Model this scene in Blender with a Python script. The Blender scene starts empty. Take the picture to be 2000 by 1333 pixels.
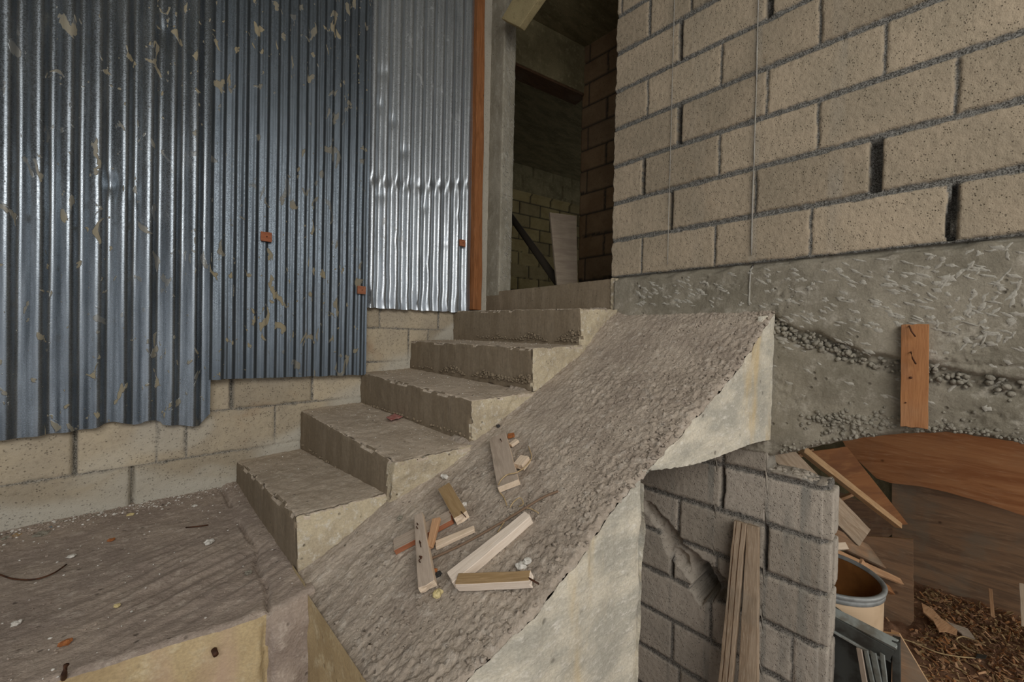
import bpy, math, random
from mathutils import Vector, Matrix, noise
random.seed(7)
sc = bpy.context.scene

# ------------------------------------------------------------------ camera, light, exposure
YAW, PITCH, ROLL, FPX = .8052, -.0132, .0222, 778.15
FW = Vector((math.cos(YAW)*math.cos(PITCH), math.sin(YAW)*math.cos(PITCH), math.sin(PITCH)))
_rt = Vector((math.sin(YAW), -math.cos(YAW), 0)); _up = _rt.cross(FW)
RT = math.cos(ROLL)*_rt + math.sin(ROLL)*_up
UP = -math.sin(ROLL)*_rt + math.cos(ROLL)*_up
cd = bpy.data.cameras.new('camera'); cam = bpy.data.objects.new('camera', cd)
sc.collection.objects.link(cam); sc.camera = cam
cd.sensor_width = 36; cd.lens = FPX/2000*36; cd.clip_start = .02
M3 = Matrix((RT, UP, -FW)).transposed()
cam.matrix_world = M3.to_4x4()

sc.view_settings.view_transform = 'Standard'; sc.view_settings.look = 'None'
sc.view_settings.gamma = 1; sc.view_settings.use_curve_mapping = False
sc.view_settings.exposure = 0.22

w = bpy.data.worlds.new('sky'); sc.world = w; w.use_nodes = True
bg = w.node_tree.nodes['Background']; bg.inputs[0].default_value = (.94, .96, 1.0, 1); bg.inputs[1].default_value = .72

def area(name, loc, target, sx, sy, power, col):
    l = bpy.data.lights.new(name, 'AREA'); l.shape = 'RECTANGLE'; l.size = sx; l.size_y = sy
    l.energy = power; l.color = col
    o = bpy.data.objects.new(name, l); sc.collection.objects.link(o); o.location = loc
    o.rotation_euler = (Vector(target)-Vector(loc)).to_track_quat('-Z', 'Y').to_euler()
    return o
area('daylight_opening', (-.4, -1.9, 1.4), (1.0, 1.05, -1.1), 3.0, 1.3, 80, (1.0, .975, .94))
area('daylight_lower_opening', (3.0, -2.6, -.7), (2.9, .6, -1.2), 1.6, 1.0, 26, (1.0, .97, .92))

# ------------------------------------------------------------------ helpers
XR, YL, ZG, ZF, ZLAND = 1.888, 2.251, .324, -1.5, -.74
ZB = -1.76
XS = [None, .369, .643, .957, 1.272, 1.593]
def ray(px, py): return FW*FPX + RT*(px-1000) + UP*(666.5-py)
def onx(px, py, X=XR): d = ray(px, py); return d*(X/d.x)
def ony(px, py, Y=YL): d = ray(px, py); return d*(Y/d.y)
def onz(px, py, Z): d = ray(px, py); return d*(Z/d.z)
SL, SX0, SZ0 = .55, .369, -.75
def onslope(px, py, h=0):
    d = ray(px, py); return d*((SZ0+h-SL*SX0)/(d.z-SL*d.x))
def atD(px, py, D): return ray(px, py)*(D/FPX)
SN = Vector((-SL, 0, 1)).normalized()
def N(x, y, z, s=1): return noise.noise((x*s, y*s, z*s))
def FR(x, y, z, s=1, o=3):
    a = 0; k = 1
    for i in range(o):
        a += noise.noise((x*s+i*7.1, y*s, z*s))*k; s *= 2.1; k *= .5
    return a
def sm(a, b, x):
    t = max(0, min(1, (x-a)/(b-a))); return t*t*(3-2*t)
def lerp(a, b, t): return a+(b-a)*t

def obj(name, verts, faces, mats, parent=None, smooth=True, fm=None, cols=None):
    me = bpy.data.meshes.new(name)
    me.from_pydata([tuple(v) for v in verts], [], faces)
    if not isinstance(mats, (list, tuple)): mats = [mats]
    for m in mats: me.materials.append(m)
    if fm: me.polygons.foreach_set('material_index', fm)
    if smooth: me.polygons.foreach_set('use_smooth', [True]*len(me.polygons))
    if cols:
        a = me.color_attributes.new('tint', 'FLOAT_COLOR', 'POINT')
        a.data.foreach_set('color', [c for q in cols for c in (q[0], q[1], q[2], 1)])
    me.update()
    o = bpy.data.objects.new(name, me); sc.collection.objects.link(o)
    if parent: o.parent = parent
    return o
def tag(o, label, cat, group=None, kind=None):
    o['label'] = label; o['category'] = cat
    if group: o['group'] = group
    if kind: o['kind'] = kind
    return o
def struct(o): o['kind'] = 'structure'; return o
def empty(name, loc=(0, 0, 0)):
    o = bpy.data.objects.new(name, None); sc.collection.objects.link(o); o.location = loc; o.empty_display_size = .05
    return o
def own(child, root):
    child.parent = root; child.matrix_parent_inverse = Matrix.Translation(-root.location); return child

class MB:
    def __init__(s): s.v = []; s.f = []; s.m = []; s.c = []
    def add(s, v, f, m=0, col=None):
        n = len(s.v); s.v += [tuple(p) for p in v]; s.f += [tuple(i+n for i in q) for q in f]; s.m += [m]*len(f)
        s.c += [col or (0, .5, 0)]*len(v)
    def build(s, name, mats, parent=None, smooth=True, cols=False):
        return obj(name, s.v, s.f, mats, parent, smooth, s.m, s.c if cols else None)

def frange(a, b, step):
    n = max(1, int(round((b-a)/step))); return [a+(b-a)*i/n for i in range(n+1)]

def grid(us, vs, func, back=None, flip=False):
    """height field over us x vs; func(u,v)->(point, colour).  back: a vector for the skirt that gives it thickness"""
    v = []; c = []; f = []
    nu, nv = len(us), len(vs)
    for b in vs:
        for a in us:
            p, q = func(a, b); v.append(p); c.append(q)
    for j in range(nv-1):
        for i in range(nu-1):
            q = (j*nu+i, j*nu+i+1, (j+1)*nu+i+1, (j+1)*nu+i)
            f.append(q[::-1] if flip else q)
    if back is not None:
        ring = [i for i in range(nu)]+[j*nu+nu-1 for j in range(1, nv)]+[(nv-1)*nu+i for i in range(nu-2, -1, -1)]+[j*nu for j in range(nv-2, 0, -1)]
        n = len(v); bk = Vector(back)
        for r in ring: v.append(tuple(Vector(v[r])+bk)); c.append(c[r])
        L = len(ring)
        for k in range(L):
            q = (ring[k], n+k, n+(k+1) % L, ring[(k+1) % L])
            f.append(q[::-1] if flip else q)
        q = tuple(n+k for k in range(L))
        f.append(q if flip else q[::-1])
    return v, f, c

def rough_box(cor, step=.02, r=.008, amp=.002, fr=30, chip=0, cfr=9):
    """box from 8 corners (x0y0z0,x1y0z0,x1y1z0,x0y1z0 then the same at z1), rounded and roughened"""
    C = [Vector(c) for c in cor]
    L = ((C[1]-C[0]).length+(C[6]-C[7]).length)/2; W = ((C[3]-C[0]).length+(C[6]-C[5]).length)/2; H = ((C[4]-C[0]).length+(C[6]-C[2]).length)/2
    dims = (L, W, H); n = [max(2, min(90, int(d/step)+1)) for d in dims]
    r = min(r, min(dims)*.45)
    def axis(i):
        d = dims[i]; a = [0, r*.5, r]+[r+(d-2*r)*k/n[i] for k in range(1, n[i])]+[d-r, d-r*.5, d]
        return a
    A = [axis(i) for i in range(3)]
    idx = {}; V = []; F = []
    def vid(i, j, k):
        key = (i, j, k)
        if key in idx: return idx[key]
        p = Vector((A[0][i], A[1][j], A[2][k]))
        q = Vector([max(r, min(dims[t]-r, p[t])) for t in range(3)])
        d = p-q
        nn = d.normalized() if d.length > 1e-9 else Vector((0, 0, 1))
        p = q+nn*r
        u, v_, w_ = [p[t]/dims[t] for t in range(3)]
        def tri(u, v, w):
            a = C[0].lerp(C[1], u).lerp(C[3].lerp(C[2], u), v); b = C[4].lerp(C[5], u).lerp(C[7].lerp(C[6], u), v)
            return a.lerp(b, w)
        P = tri(u, v_, w_)
        cx, cy, cz = tri(.5, .5, .5)
        wn = (tri(min(1, u+nn.x*.01), min(1, v_+nn.y*.01), min(1, w_+nn.z*.01))-tri(u-nn.x*.01, v_-nn.y*.01, w_-nn.z*.01))
        wn = wn.normalized() if wn.length > 1e-9 else nn
        a = FR(P.x, P.y, P.z, fr, 3)*amp
        if chip:
            e = sum(1 for t in range(3) if abs(p[t]-0) < r*1.01 or abs(p[t]-dims[t]) < r*1.01)
            if e >= 2: a -= chip*max(0, FR(P.x, P.y, P.z, cfr, 2)+.15)
        P = P+wn*a
        V.append(tuple(P)); idx[key] = len(V)-1; return idx[key]
    I, J, K = len(A[0])-1, len(A[1])-1, len(A[2])-1
    for i in range(I):
        for j in range(J):
            F.append((vid(i, j, 0), vid(i, j+1, 0), vid(i+1, j+1, 0), vid(i+1, j, 0)))
            F.append((vid(i, j, K), vid(i+1, j, K), vid(i+1, j+1, K), vid(i, j+1, K)))
    for i in range(I):
        for k in range(K):
            F.append((vid(i, 0, k), vid(i+1, 0, k), vid(i+1, 0, k+1), vid(i, 0, k+1)))
            F.append((vid(i, J, k), vid(i, J, k+1), vid(i+1, J, k+1), vid(i+1, J, k)))
    for j in range(J):
        for k in range(K):
            F.append((vid(0, j, k), vid(0, j, k+1), vid(0, j+1, k+1), vid(0, j+1, k)))
            F.append((vid(I, j, k), vid(I, j+1, k), vid(I, j+1, k+1), vid(I, j, k+1)))
    return V, F
def bx(x0, x1, y0, y1, z0, z1): return [(x0, y0, z0), (x1, y0, z0), (x1, y1, z0), (x0, y1, z0), (x0, y0, z1), (x1, y0, z1), (x1, y1, z1), (x0, y1, z1)]

_t = (1+5**.5)/2
ICO = [Vector(p).normalized() for p in [(-1, _t, 0), (1, _t, 0), (-1, -_t, 0), (1, -_t, 0), (0, -1, _t), (0, 1, _t), (0, -1, -_t), (0, 1, -_t), (_t, 0, -1), (_t, 0, 1), (-_t, 0, -1), (-_t, 0, 1)]]
ICF = [(0, 11, 5), (0, 5, 1), (0, 1, 7), (0, 7, 10), (0, 10, 11), (1, 5, 9), (5, 11, 4), (11, 10, 2), (10, 7, 6), (7, 1, 8), (3, 9, 4), (3, 4, 2), (3, 2, 6), (3, 6, 8), (3, 8, 9), (4, 9, 5), (2, 4, 11), (6, 2, 10), (8, 6, 7), (9, 8, 1)]
def _sub(V, F):
    V = list(V); F2 = []; mid = {}
    def m(a, b):
        k = (min(a, b), max(a, b))
        if k not in mid: V.append(((V[a]+V[b])/2).normalized()); mid[k] = len(V)-1
        return mid[k]
    for a, b, c in F:
        x, y, z = m(a, b), m(b, c), m(c, a); F2 += [(a, x, z), (b, y, x), (c, z, y), (x, y, z)]
    return V, F2
ICO2, ICF2 = _sub(ICO, ICF)
ICO3, ICF3 = _sub(ICO2, ICF2)
def lump(p, r, flat=.7, lvl=1, rnd=.25, rot=None):
    V0, F0 = [(ICO, ICF), (ICO2, ICF2), (ICO3, ICF3)][lvl]
    s = Vector((random.uniform(.7, 1.3), random.uniform(.7, 1.3), flat*random.uniform(.8, 1.2)))*r
    R_ = Matrix.Rotation(random.uniform(0, 6.28), 3, 'Z') if rot is None else rot
    o = random.uniform(0, 99)
    return [Vector(p)+R_@(Vector((q.x*s.x, q.y*s.y, q.z*s.z))*(1+rnd*noise.noise(q*1.7+Vector((o, 0, 0))))) for q in V0], F0

def tube(pts, r, n=6, close=True):
    pts = [Vector(p) for p in pts]; V = []; F = []
    for i, p in enumerate(pts):
        d = (pts[min(i+1, len(pts)-1)]-pts[max(i-1, 0)]).normalized()
        a = d.cross(Vector((0, 0, 1)) if abs(d.z) < .9 else Vector((1, 0, 0))).normalized(); b = d.cross(a)
        rr = r[i] if isinstance(r, (list, tuple)) else r
        V += [p+(a*math.cos(2*math.pi*k/n)+b*math.sin(2*math.pi*k/n))*rr for k in range(n)]
    for i in range(len(pts)-1):
        for k in range(n): F.append((i*n+k, i*n+(k+1) % n, (i+1)*n+(k+1) % n, (i+1)*n+k))
    F.append(tuple(range(n))[::-1]); F.append(tuple((len(pts)-1)*n+k for k in range(n)))
    return V, F
def curve_pts(P, n=6):
    P = [Vector(p) for p in P]; out = []
    for i in range(len(P)-1):
        a, b, c, d = P[max(i-1, 0)], P[i], P[i+1], P[min(i+2, len(P)-1)]
        for k in range(n):
            t = k/n
            out.append(.5*((2*b)+(c-a)*t+(2*a-5*b+4*c-d)*t*t+(3*b-a-3*c+d)*t**3))
    return out+[P[-1]]

def board(name, p0, p1, wid, th, nrm, mat, wid1=None, mats=None, amp=.0008, ragged=.003, parent=None, sag=0, side_mat=None):
    """a piece of sawn wood; p0-p1 is the centre line of its TOP face, grain runs along local X"""
    p0, p1 = Vector(p0), Vector(p1); ax = (p1-p0); L = ax.length; ax.normalize()
    nz = (Vector(nrm)-ax*ax.dot(Vector(nrm))).normalized(); ay = nz.cross(ax)
    wid1 = wid if wid1 is None else wid1
    cor = [(0, -wid/2, -th), (L, -wid1/2, -th), (L, wid1/2, -th), (0, wid/2, -th), (0, -wid/2, 0), (L, -wid1/2, 0), (L, wid1/2, 0), (0, wid/2, 0)]
    V, F = rough_box(cor, step=max(.008, L/24), r=min(.0018, th*.2), amp=0, fr=1)
    o_ = random.uniform(0, 50); V2 = []
    for x, y, z in V:
        e = ragged*noise.noise((y*90+o_, z*90, 3))
        if x < L*.04: x += e
        if x > L*.96: x += e*1.5
        y += amp*2*noise.noise((x*14+o_, 0, 7)); z += amp*noise.noise((x*20+o_, y*25, 1))+sag*math.sin(math.pi*x/L)
        V2.append((x, y, z))
    fm = None; ms = mat
    if side_mat is not None:
        ms = [mat, side_mat]; fm = []
        for f in F:
            a, b, c = [Vector(V2[i]) for i in f[:3]]; n_ = (b-a).cross(c-a)
            fm.append(0 if abs(n_.z) > max(abs(n_.x), abs(n_.y)) else 1)
    ob = obj(name, V2, F, ms, None, False, fm)
    ob.matrix_world = Matrix.Translation(p0) @ Matrix((ax, ay, nz)).transposed().to_4x4()
    if parent: own(ob, parent)
    return ob

def plate(name, pts, th, nrm, mat, edge_mat=None, wob=.002):
    """flat sheet with a traced outline and real thickness; local X along nrm-perpendicular horizontal"""
    pts = [Vector(p) for p in pts]; n_ = Vector(nrm).normalized(); o = pts[0].copy()
    ax = n_.cross(Vector((0, 0, 1))).normalized()
    if ax.length < .1: ax = Vector((1, 0, 0))
    az = ax.cross(n_)*-1
    M_ = Matrix((ax, n_.copy(), ax.cross(n_))).transposed()
    Mi = M_.inverted()
    loc = [Mi@(p-o) for p in pts]
    dense = []
    for i, a in enumerate(loc):
        b = loc[(i+1) % len(loc)]; k = max(1, int((b-a).length/.03))
        for j in range(k):
            q = a.lerp(b, j/k); s = wob*noise.noise((q.x*40, q.z*40, 5)); dense.append((q.x+s, 0, q.z+s))
    n = len(dense)
    V = [Vector(p) for p in dense]+[Vector((p[0], -th, p[2])) for p in dense]
    F = [tuple(range(n))[::-1], tuple(range(n, 2*n))]+[(i, (i+1) % n, n+(i+1) % n, n+i) for i in range(n)]
    ob = obj(name, V, F, [mat, edge_mat or mat], None, False, [0, 0]+[1]*n)
    ob.matrix_world = Matrix.Translation(o) @ M_.to_4x4()
    bm_fix(ob); return ob
def bm_fix(o):
    import bmesh
    b = bmesh.new(); b.from_mesh(o.data); bmesh.ops.recalc_face_normals(b, faces=b.faces); b.to_mesh(o.data); b.free()

# ------------------------------------------------------------------ materials
class NT:
    def __init__(s, name):
        s.m = bpy.data.materials.new(name); s.m.use_nodes = True; s.t = s.m.node_tree; s.n = s.t.nodes; s.b = s.n['Principled BSDF']
        s.tc = s.n.new('ShaderNodeTexCoord').outputs['Object']
    def link(s, a, b): s.t.links.new(a, b)
    def map(s, sc_=(1, 1, 1), loc=(0, 0, 0)):
        k = s.n.new('ShaderNodeMapping'); k.inputs['Scale'].default_value = sc_; k.inputs['Location'].default_value = loc
        s.link(s.tc, k.inputs[0]); return k.outputs[0]
    def noise(s, scale, det=4, vec=None, rough=.6, dist=0):
        k = s.n.new('ShaderNodeTexNoise'); k.inputs['Scale'].default_value = scale; k.inputs['Detail'].default_value = det
        k.inputs['Roughness'].default_value = rough; k.inputs['Distortion'].default_value = dist
        s.link(vec or s.tc, k.inputs['Vector']); return k.outputs['Fac']
    def voro(s, scale, vec=None, feat='F1'):
        k = s.n.new('ShaderNodeTexVoronoi'); k.inputs['Scale'].default_value = scale; k.feature = feat
        s.link(vec or s.tc, k.inputs['Vector']); return k.outputs['Distance']
    def ramp(s, fac, a, b, lo=0, hi=1):
        k = s.n.new('ShaderNodeMapRange'); k.inputs['From Min'].default_value = a; k.inputs['From Max'].default_value = b
        k.inputs['To Min'].default_value = lo; k.inputs['To Max'].default_value = hi; k.interpolation_type = 'SMOOTHSTEP'
        s.link(fac, k.inputs['Value']); return k.outputs[0]
    def math(s, op, a, b=None):
        k = s.n.new('ShaderNodeMath'); k.operation = op
        for i, q in enumerate((a, b)):
            if q is None: continue
            if isinstance(q, (int, float)): k.inputs[i].default_value = q
            else: s.link(q, k.inputs[i])
        return k.outputs[0]
    def mix(s, fac, a, b, mode='MIX'):
        k = s.n.new('ShaderNodeMix'); k.data_type = 'RGBA'; k.blend_type = mode
        if isinstance(fac, (int, float)): k.inputs[0].default_value = fac
        else: s.link(fac, k.inputs[0])
        for i, q in ((6, a), (7, b)):
            if isinstance(q, tuple): k.inputs[i].default_value = (*q, 1)
            else: s.link(q, k.inputs[i])
        return k.outputs[2]
    def bump(s, h, dist, st=1, prev=None):
        k = s.n.new('ShaderNodeBump'); k.inputs['Strength'].default_value = st; k.inputs['Distance'].default_value = dist
        s.link(h, k.inputs['Height'])
        if prev: s.link(prev, k.inputs['Normal'])
        return k.outputs[0]
    def attr(s):
        k = s.n.new('ShaderNodeVertexColor'); k.layer_name = 'tint'
        q = s.n.new('ShaderNodeSeparateColor'); s.link(k.outputs[0], q.inputs[0]); return q.outputs
    def done(s, col, rough, nrm=None, metal=0, spec=.3):
        if isinstance(col, tuple): s.b.inputs['Base Color'].default_value = (*col, 1)
        else: s.link(col, s.b.inputs['Base Color'])
        if isinstance(rough, (int, float)): s.b.inputs['Roughness'].default_value = rough
        else: s.link(rough, s.b.inputs['Roughness'])
        if isinstance(metal, (int, float)): s.b.inputs['Metallic'].default_value = metal
        else: s.link(metal, s.b.inputs['Metallic'])
        s.b.inputs['Specular IOR Level'].default_value = spec
        if nrm: s.link(nrm, s.b.inputs['Normal'])
        return s.m

def hexl(h):
    c = [int(h[i:i+2], 16)/255 for i in (0, 2, 4)]
    return tuple((x/12.92 if x < .04045 else ((x+.055)/1.055)**2.4) for x in c)

def m_concrete(name, c1, c2, c3, sc1=3, bump=.004, streak=None, pit=60, pitd=.3, stain=None, grit=150):
    t = NT(name); v = t.map(streak) if streak else None
    n1 = t.noise(sc1, 5, v); n2 = t.noise(sc1*5, 9, v, .72); n3 = t.noise(grit, 4)
    col = t.mix(t.ramp(n1, .35, .65), hexl(c1), hexl(c2))
    col = t.mix(t.ramp(n2, .5, .72), col, hexl(c3))
    pv = t.ramp(t.voro(pit), .05, .22, 1, 0); pm = t.math('MULTIPLY', pv, t.ramp(t.noise(pit*.35, 2), .5, .62))
    col = t.mix(t.math('MULTIPLY', pm, .55), col, hexl('3a342c'))
    col = t.mix(t.ramp(n3, .3, .7, .0, .22), col, hexl('4a4238'))
    if stain: col = t.mix(t.ramp(t.noise(sc1*.8, 4, t.map((1, 1, .25), (4, 2, 1))), .56, .68, 0, .7), col, hexl(stain))
    h = t.math('ADD', t.math('MULTIPLY', n3, .35), t.math('SUBTRACT', n2, t.math('MULTIPLY', pm, pitd)))
    return t.done(col, .93, t.bump(h, bump))

def m_block(name, c1, c2, mort, stainc='8a8880'):
    t = NT(name); a = t.attr()
    n1 = t.noise(5, 5); n2 = t.noise(60, 5); n3 = t.noise(230, 3)
    col = t.mix(t.ramp(n1, .3, .7), hexl(c1), hexl(c2))
    col = t.mix(t.ramp(a[1], 0, 1, 0, .35), col, hexl('6b6252'))
    col = t.mix(t.ramp(n2, .5, .75, 0, .25), col, hexl('564c3e'))
    pm = t.math('MULTIPLY', t.ramp(t.voro(120), .1, .35, 1, 0), t.ramp(t.noise(40, 3), .42, .6))
    col = t.mix(t.math('MULTIPLY', pm, .35), col, hexl('3e382f'))
    col = t.mix(t.ramp(t.noise(2.2, 5, t.map((1, 1, 1), (9, 3, 5))), .62, .75, 0, .45), col, hexl('8c6238'))
    col = t.mix(t.ramp(a[2], 0, 1, 0, .75), col, hexl(stainc))
    mc = t.mix(t.ramp(n3, .35, .65), hexl(mort), hexl('3c3a35'))
    col = t.mix(a[0], col, mc)
    h = t.math('ADD', t.math('MULTIPLY', n3, .5), t.math('SUBTRACT', n2, t.math('MULTIPLY', pm, .8)))
    return t.done(col, .95, t.bump(h, .0035))

def m_wood(name, c1, c2, c3=None, grain=1.0, dirt=.3, rough=.75, plyx=False):
    t = NT(name); v = t.map((2.2*grain, 22*grain, 22*grain)) if not plyx else t.map((1.2*grain, 9*grain, 9*grain))
    n1 = t.noise(2.0, 5, v, dist=1.4); n2 = t.noise(9, 5, v); n3 = t.noise(5, 5)
    col = t.mix(t.ramp(n1, .35, .65), hexl(c1), hexl(c2))
    col = t.mix(t.ramp(n2, .5, .75, 0, .6), col, hexl(c3 or c1))
    col = t.mix(t.ramp(n3, .48, .68, 0, dirt), col, hexl('857a6a'))
    col = t.mix(t.ramp(t.voro(7), .02, .09, .55, 0), col, hexl('2c1a10'))
    return t.done(col, rough, t.bump(t.math('ADD', n2, t.math('MULTIPLY', n1, .5)), .0015), spec=.2)

def m_tin(name, base, dark, mud=.5, rough=.42, blotch=.5, seed=0, metal=.8):
    t = NT(name)
    st = t.noise(6, 5, t.map((9, 1, .5), (seed, 0, 0))); fl = t.noise(240, 2); bl = t.noise(3.2, 5, t.map((1.6, 1, .8), (seed, 3, 0)))
    col = t.mix(t.ramp(st, .3, .7), hexl(base), hexl(dark))
    col = t.mix(t.ramp(bl, .5, .7, 0, blotch), col, hexl('5a6066'))
    spl = t.noise(13, 3, t.map((1.7, 1, .85), (seed, 5, 2)), .5, .6)
    zone = t.ramp(t.noise(1.6, 3, t.map((1, 1, 1), (seed+2, 1, 7))), .35, .62)
    mm = t.math('MULTIPLY', t.ramp(spl, .655-.02*mud, .675-.02*mud), zone)
    sp2 = t.math('MULTIPLY', t.ramp(t.noise(34, 2, t.map((1.4, 1, .9), (seed, 1, 9))), .70, .72), zone)
    mm = t.math('MAXIMUM', mm, sp2)
    if mud <= 0: mm = t.math('MULTIPLY', mm, 0.25)
    col = t.mix(t.math('MULTIPLY', mm, .85), col, hexl('8f8468'))
    ru = t.ramp(t.noise(2.4, 5, t.map((1, 1, 1), (seed, 8, 3))), .70, .78, 0, .6)
    col = t.mix(ru, col, hexl('7a4526'))
    mt = t.math('SUBTRACT', metal, t.math('MULTIPLY', t.math('MAXIMUM', mm, ru), metal))
    ro = t.math('ADD', t.ramp(fl, .3, .7, rough-.1, rough+.12), t.math('MULTIPLY', mm, .4))
    h = t.math('ADD', t.math('MULTIPLY', fl, .3), t.math('MULTIPLY', mm, 1.5))
    return t.done(col, ro, t.bump(h, .0008), metal=mt, spec=.4)
def m_plain(name, c, rough=.7, metal=0, bump=.001, c2=None, scale=30):
    t = NT(name); n1 = t.noise(scale, 4)
    col = t.mix(t.ramp(n1, .4, .65), hexl(c), hexl(c2 or c)); return t.done(col, rough, t.bump(n1, bump), metal=metal)

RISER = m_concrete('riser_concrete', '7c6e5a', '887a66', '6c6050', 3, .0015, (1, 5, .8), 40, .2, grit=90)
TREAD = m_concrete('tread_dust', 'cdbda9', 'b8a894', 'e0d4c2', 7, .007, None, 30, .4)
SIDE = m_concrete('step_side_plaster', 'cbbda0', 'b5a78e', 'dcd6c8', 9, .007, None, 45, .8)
SLOPE = m_concrete('slope_mortar', 'cbbcaa', 'b3a494', 'ddd2c3', 7, .014, None, 34, .25, grit=110)
FACE = m_concrete('side_face_concrete', 'd8d0bc', 'b2aea0', 'e2ddd0', 5, .004, (1, 1, 2.2), 22, .6, 'cbb384')
BEAM = m_concrete('beam_concrete', '948d7d', '7b7566', 'a8a294', 3.5, .005, (1, 1, 1), 30, .8, '6f6b5e')
MARK = m_concrete('chisel_mark', 'a39e92', 'aeaa9e', '969184', 20, .003, None, 60, .5)
GRAV = m_concrete('gravel', '8f8a7c', 'a39d8e', '726c60', 30, .004, None, 60, .5)
LANDM = m_concrete('landing_dust', 'b4a495', '9e8f83', 'c6b8aa', 5, .008, None, 30, .4)
LFACE = m_concrete('landing_face', 'bfab84', 'aa9570', 'cdbf9e', 4, .004, None, 26, .5, 'b49a86')
COL = m_concrete('column_concrete', 'a09a8a', '8c8676', 'b4b0a2', 8, .004, (1, 1, .5), 40, .6)
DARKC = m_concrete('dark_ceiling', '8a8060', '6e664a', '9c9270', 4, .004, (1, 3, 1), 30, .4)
BLK = m_block('tan_block', 'a79882', '968a76', '7e7c76')
BLKL = m_block('pale_block', 'bbad94', 'aa9e8a', '9c968a', 'bab6aa')
BLKG = m_block('grey_block', 'b0a698', '9c9488', '858078', '75756e')
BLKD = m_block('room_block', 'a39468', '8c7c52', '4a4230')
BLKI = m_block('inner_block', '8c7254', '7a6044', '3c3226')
TIN1 = m_tin('tin_sheet', '858c92', '666d73', .6, .30, .4, 0)
TIN2 = m_tin('tin_sheet_dull', '636b72', '545c63', 1.6, .44, .5, 11)
TIN3 = m_tin('tin_sheet_bright', 'b9bfc4', 'a5abb0', 0, .36, .2, 23, .8)
ORANGE = m_wood('orange_timber', '9c6244', '885038', 'ae7656', 1, .15)
REDW = m_wood('red_board', 'a07048', '90623e', '805434', .8, .15)
GREYW = m_wood('weathered_board', 'b0a090', 'a09080', 'bcae9e', 1, .5)
PALEW = m_wood('pale_board', 'd8c4ac', 'cdb8a0', 'c0a888', .8, .08)
WHITEW = m_wood('white_batten', 'e0d2c2', 'd6c6b4', 'cbb8a2', .6, .05)
BROWNW = m_wood('brown_board', 'a08662', '8e7450', 'b09470', 1, .2)
CHIPW = m_wood('chip_wood', 'bc9470', 'a8805e', 'ccaa88', 1, .2)
PLYO = m_wood('orange_plywood', 'c0885c', 'a46c46', 'd0a47c', .9, .12, .7, True)
PLYG = m_wood('dirty_plywood', '9c7c60', '7c6450', 'b09478', .9, .6, .8, True)
PLYE = m_wood('plywood_edge', 'c6a47c', 'b08c64', 'a08060', 1.5, .2)
DARKW = m_wood('dark_board', '5c4430', '4a3626', '6e5640', 1, .2)
PLNK = m_wood('leaning_plank', 'a8957f', '8c7862', 'b8a894', 1, .55)
RUST = m_plain('rusty_nail', '5a3a28', .7, .4, .0005, '3c2a20')
METAL = m_plain('grey_painted_metal', '8f948f', .5, .3, .0008, '6e6a60', 12)
METDK = m_plain('dark_metal', '4a4c48', .55, .3, .0008, '35332e', 12)
BARREL = m_plain('cardboard_drum', 'bda486', .8, 0, .001, 'ab9274', 6)
BARIN = m_plain('drum_inside', '8c5c2c', .85, 0, .001, '744a22', 6)
RIM = m_plain('blue_grey_rim', '8a8c8a', .5, .2, .0008, '767876', 20)
WHITEP = m_plain('white_plaster_crumb', 'd8d4cc', .9, 0, .003, 'b8b4aa', 60)
BLUEP = m_plain('blue_shard', '4f7c94', .6, 0, .002, '3c6478', 30)
YELP = m_plain('yellow_crumb', 'c8b888', .9, 0, .002, 'b0a070', 60)
ORP = m_plain('orange_chip', 'a4683c', .9, 0, .002, '8a5430', 60)
BLACKP = m_plain('dark_stone', '3c3a38', .9, 0, .002, '2c2a28', 60)
PINK = m_plain('pink_wrapper', 'b06c64', .6, 0, .001, 'c89890', 40)
STRAW = m_plain('straw_string', 'b8a078', .8, 0, .0005, '9c8660', 60)
EARTH = m_concrete('earth', '8f6b52', '7e5c46', 'a08064', 12, .006, None, 40, .5)
DRIP = m_concrete('cement_drip', 'a29e92', '94908a', 'b0aca0', 20, .002, None, 60, .3)

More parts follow.
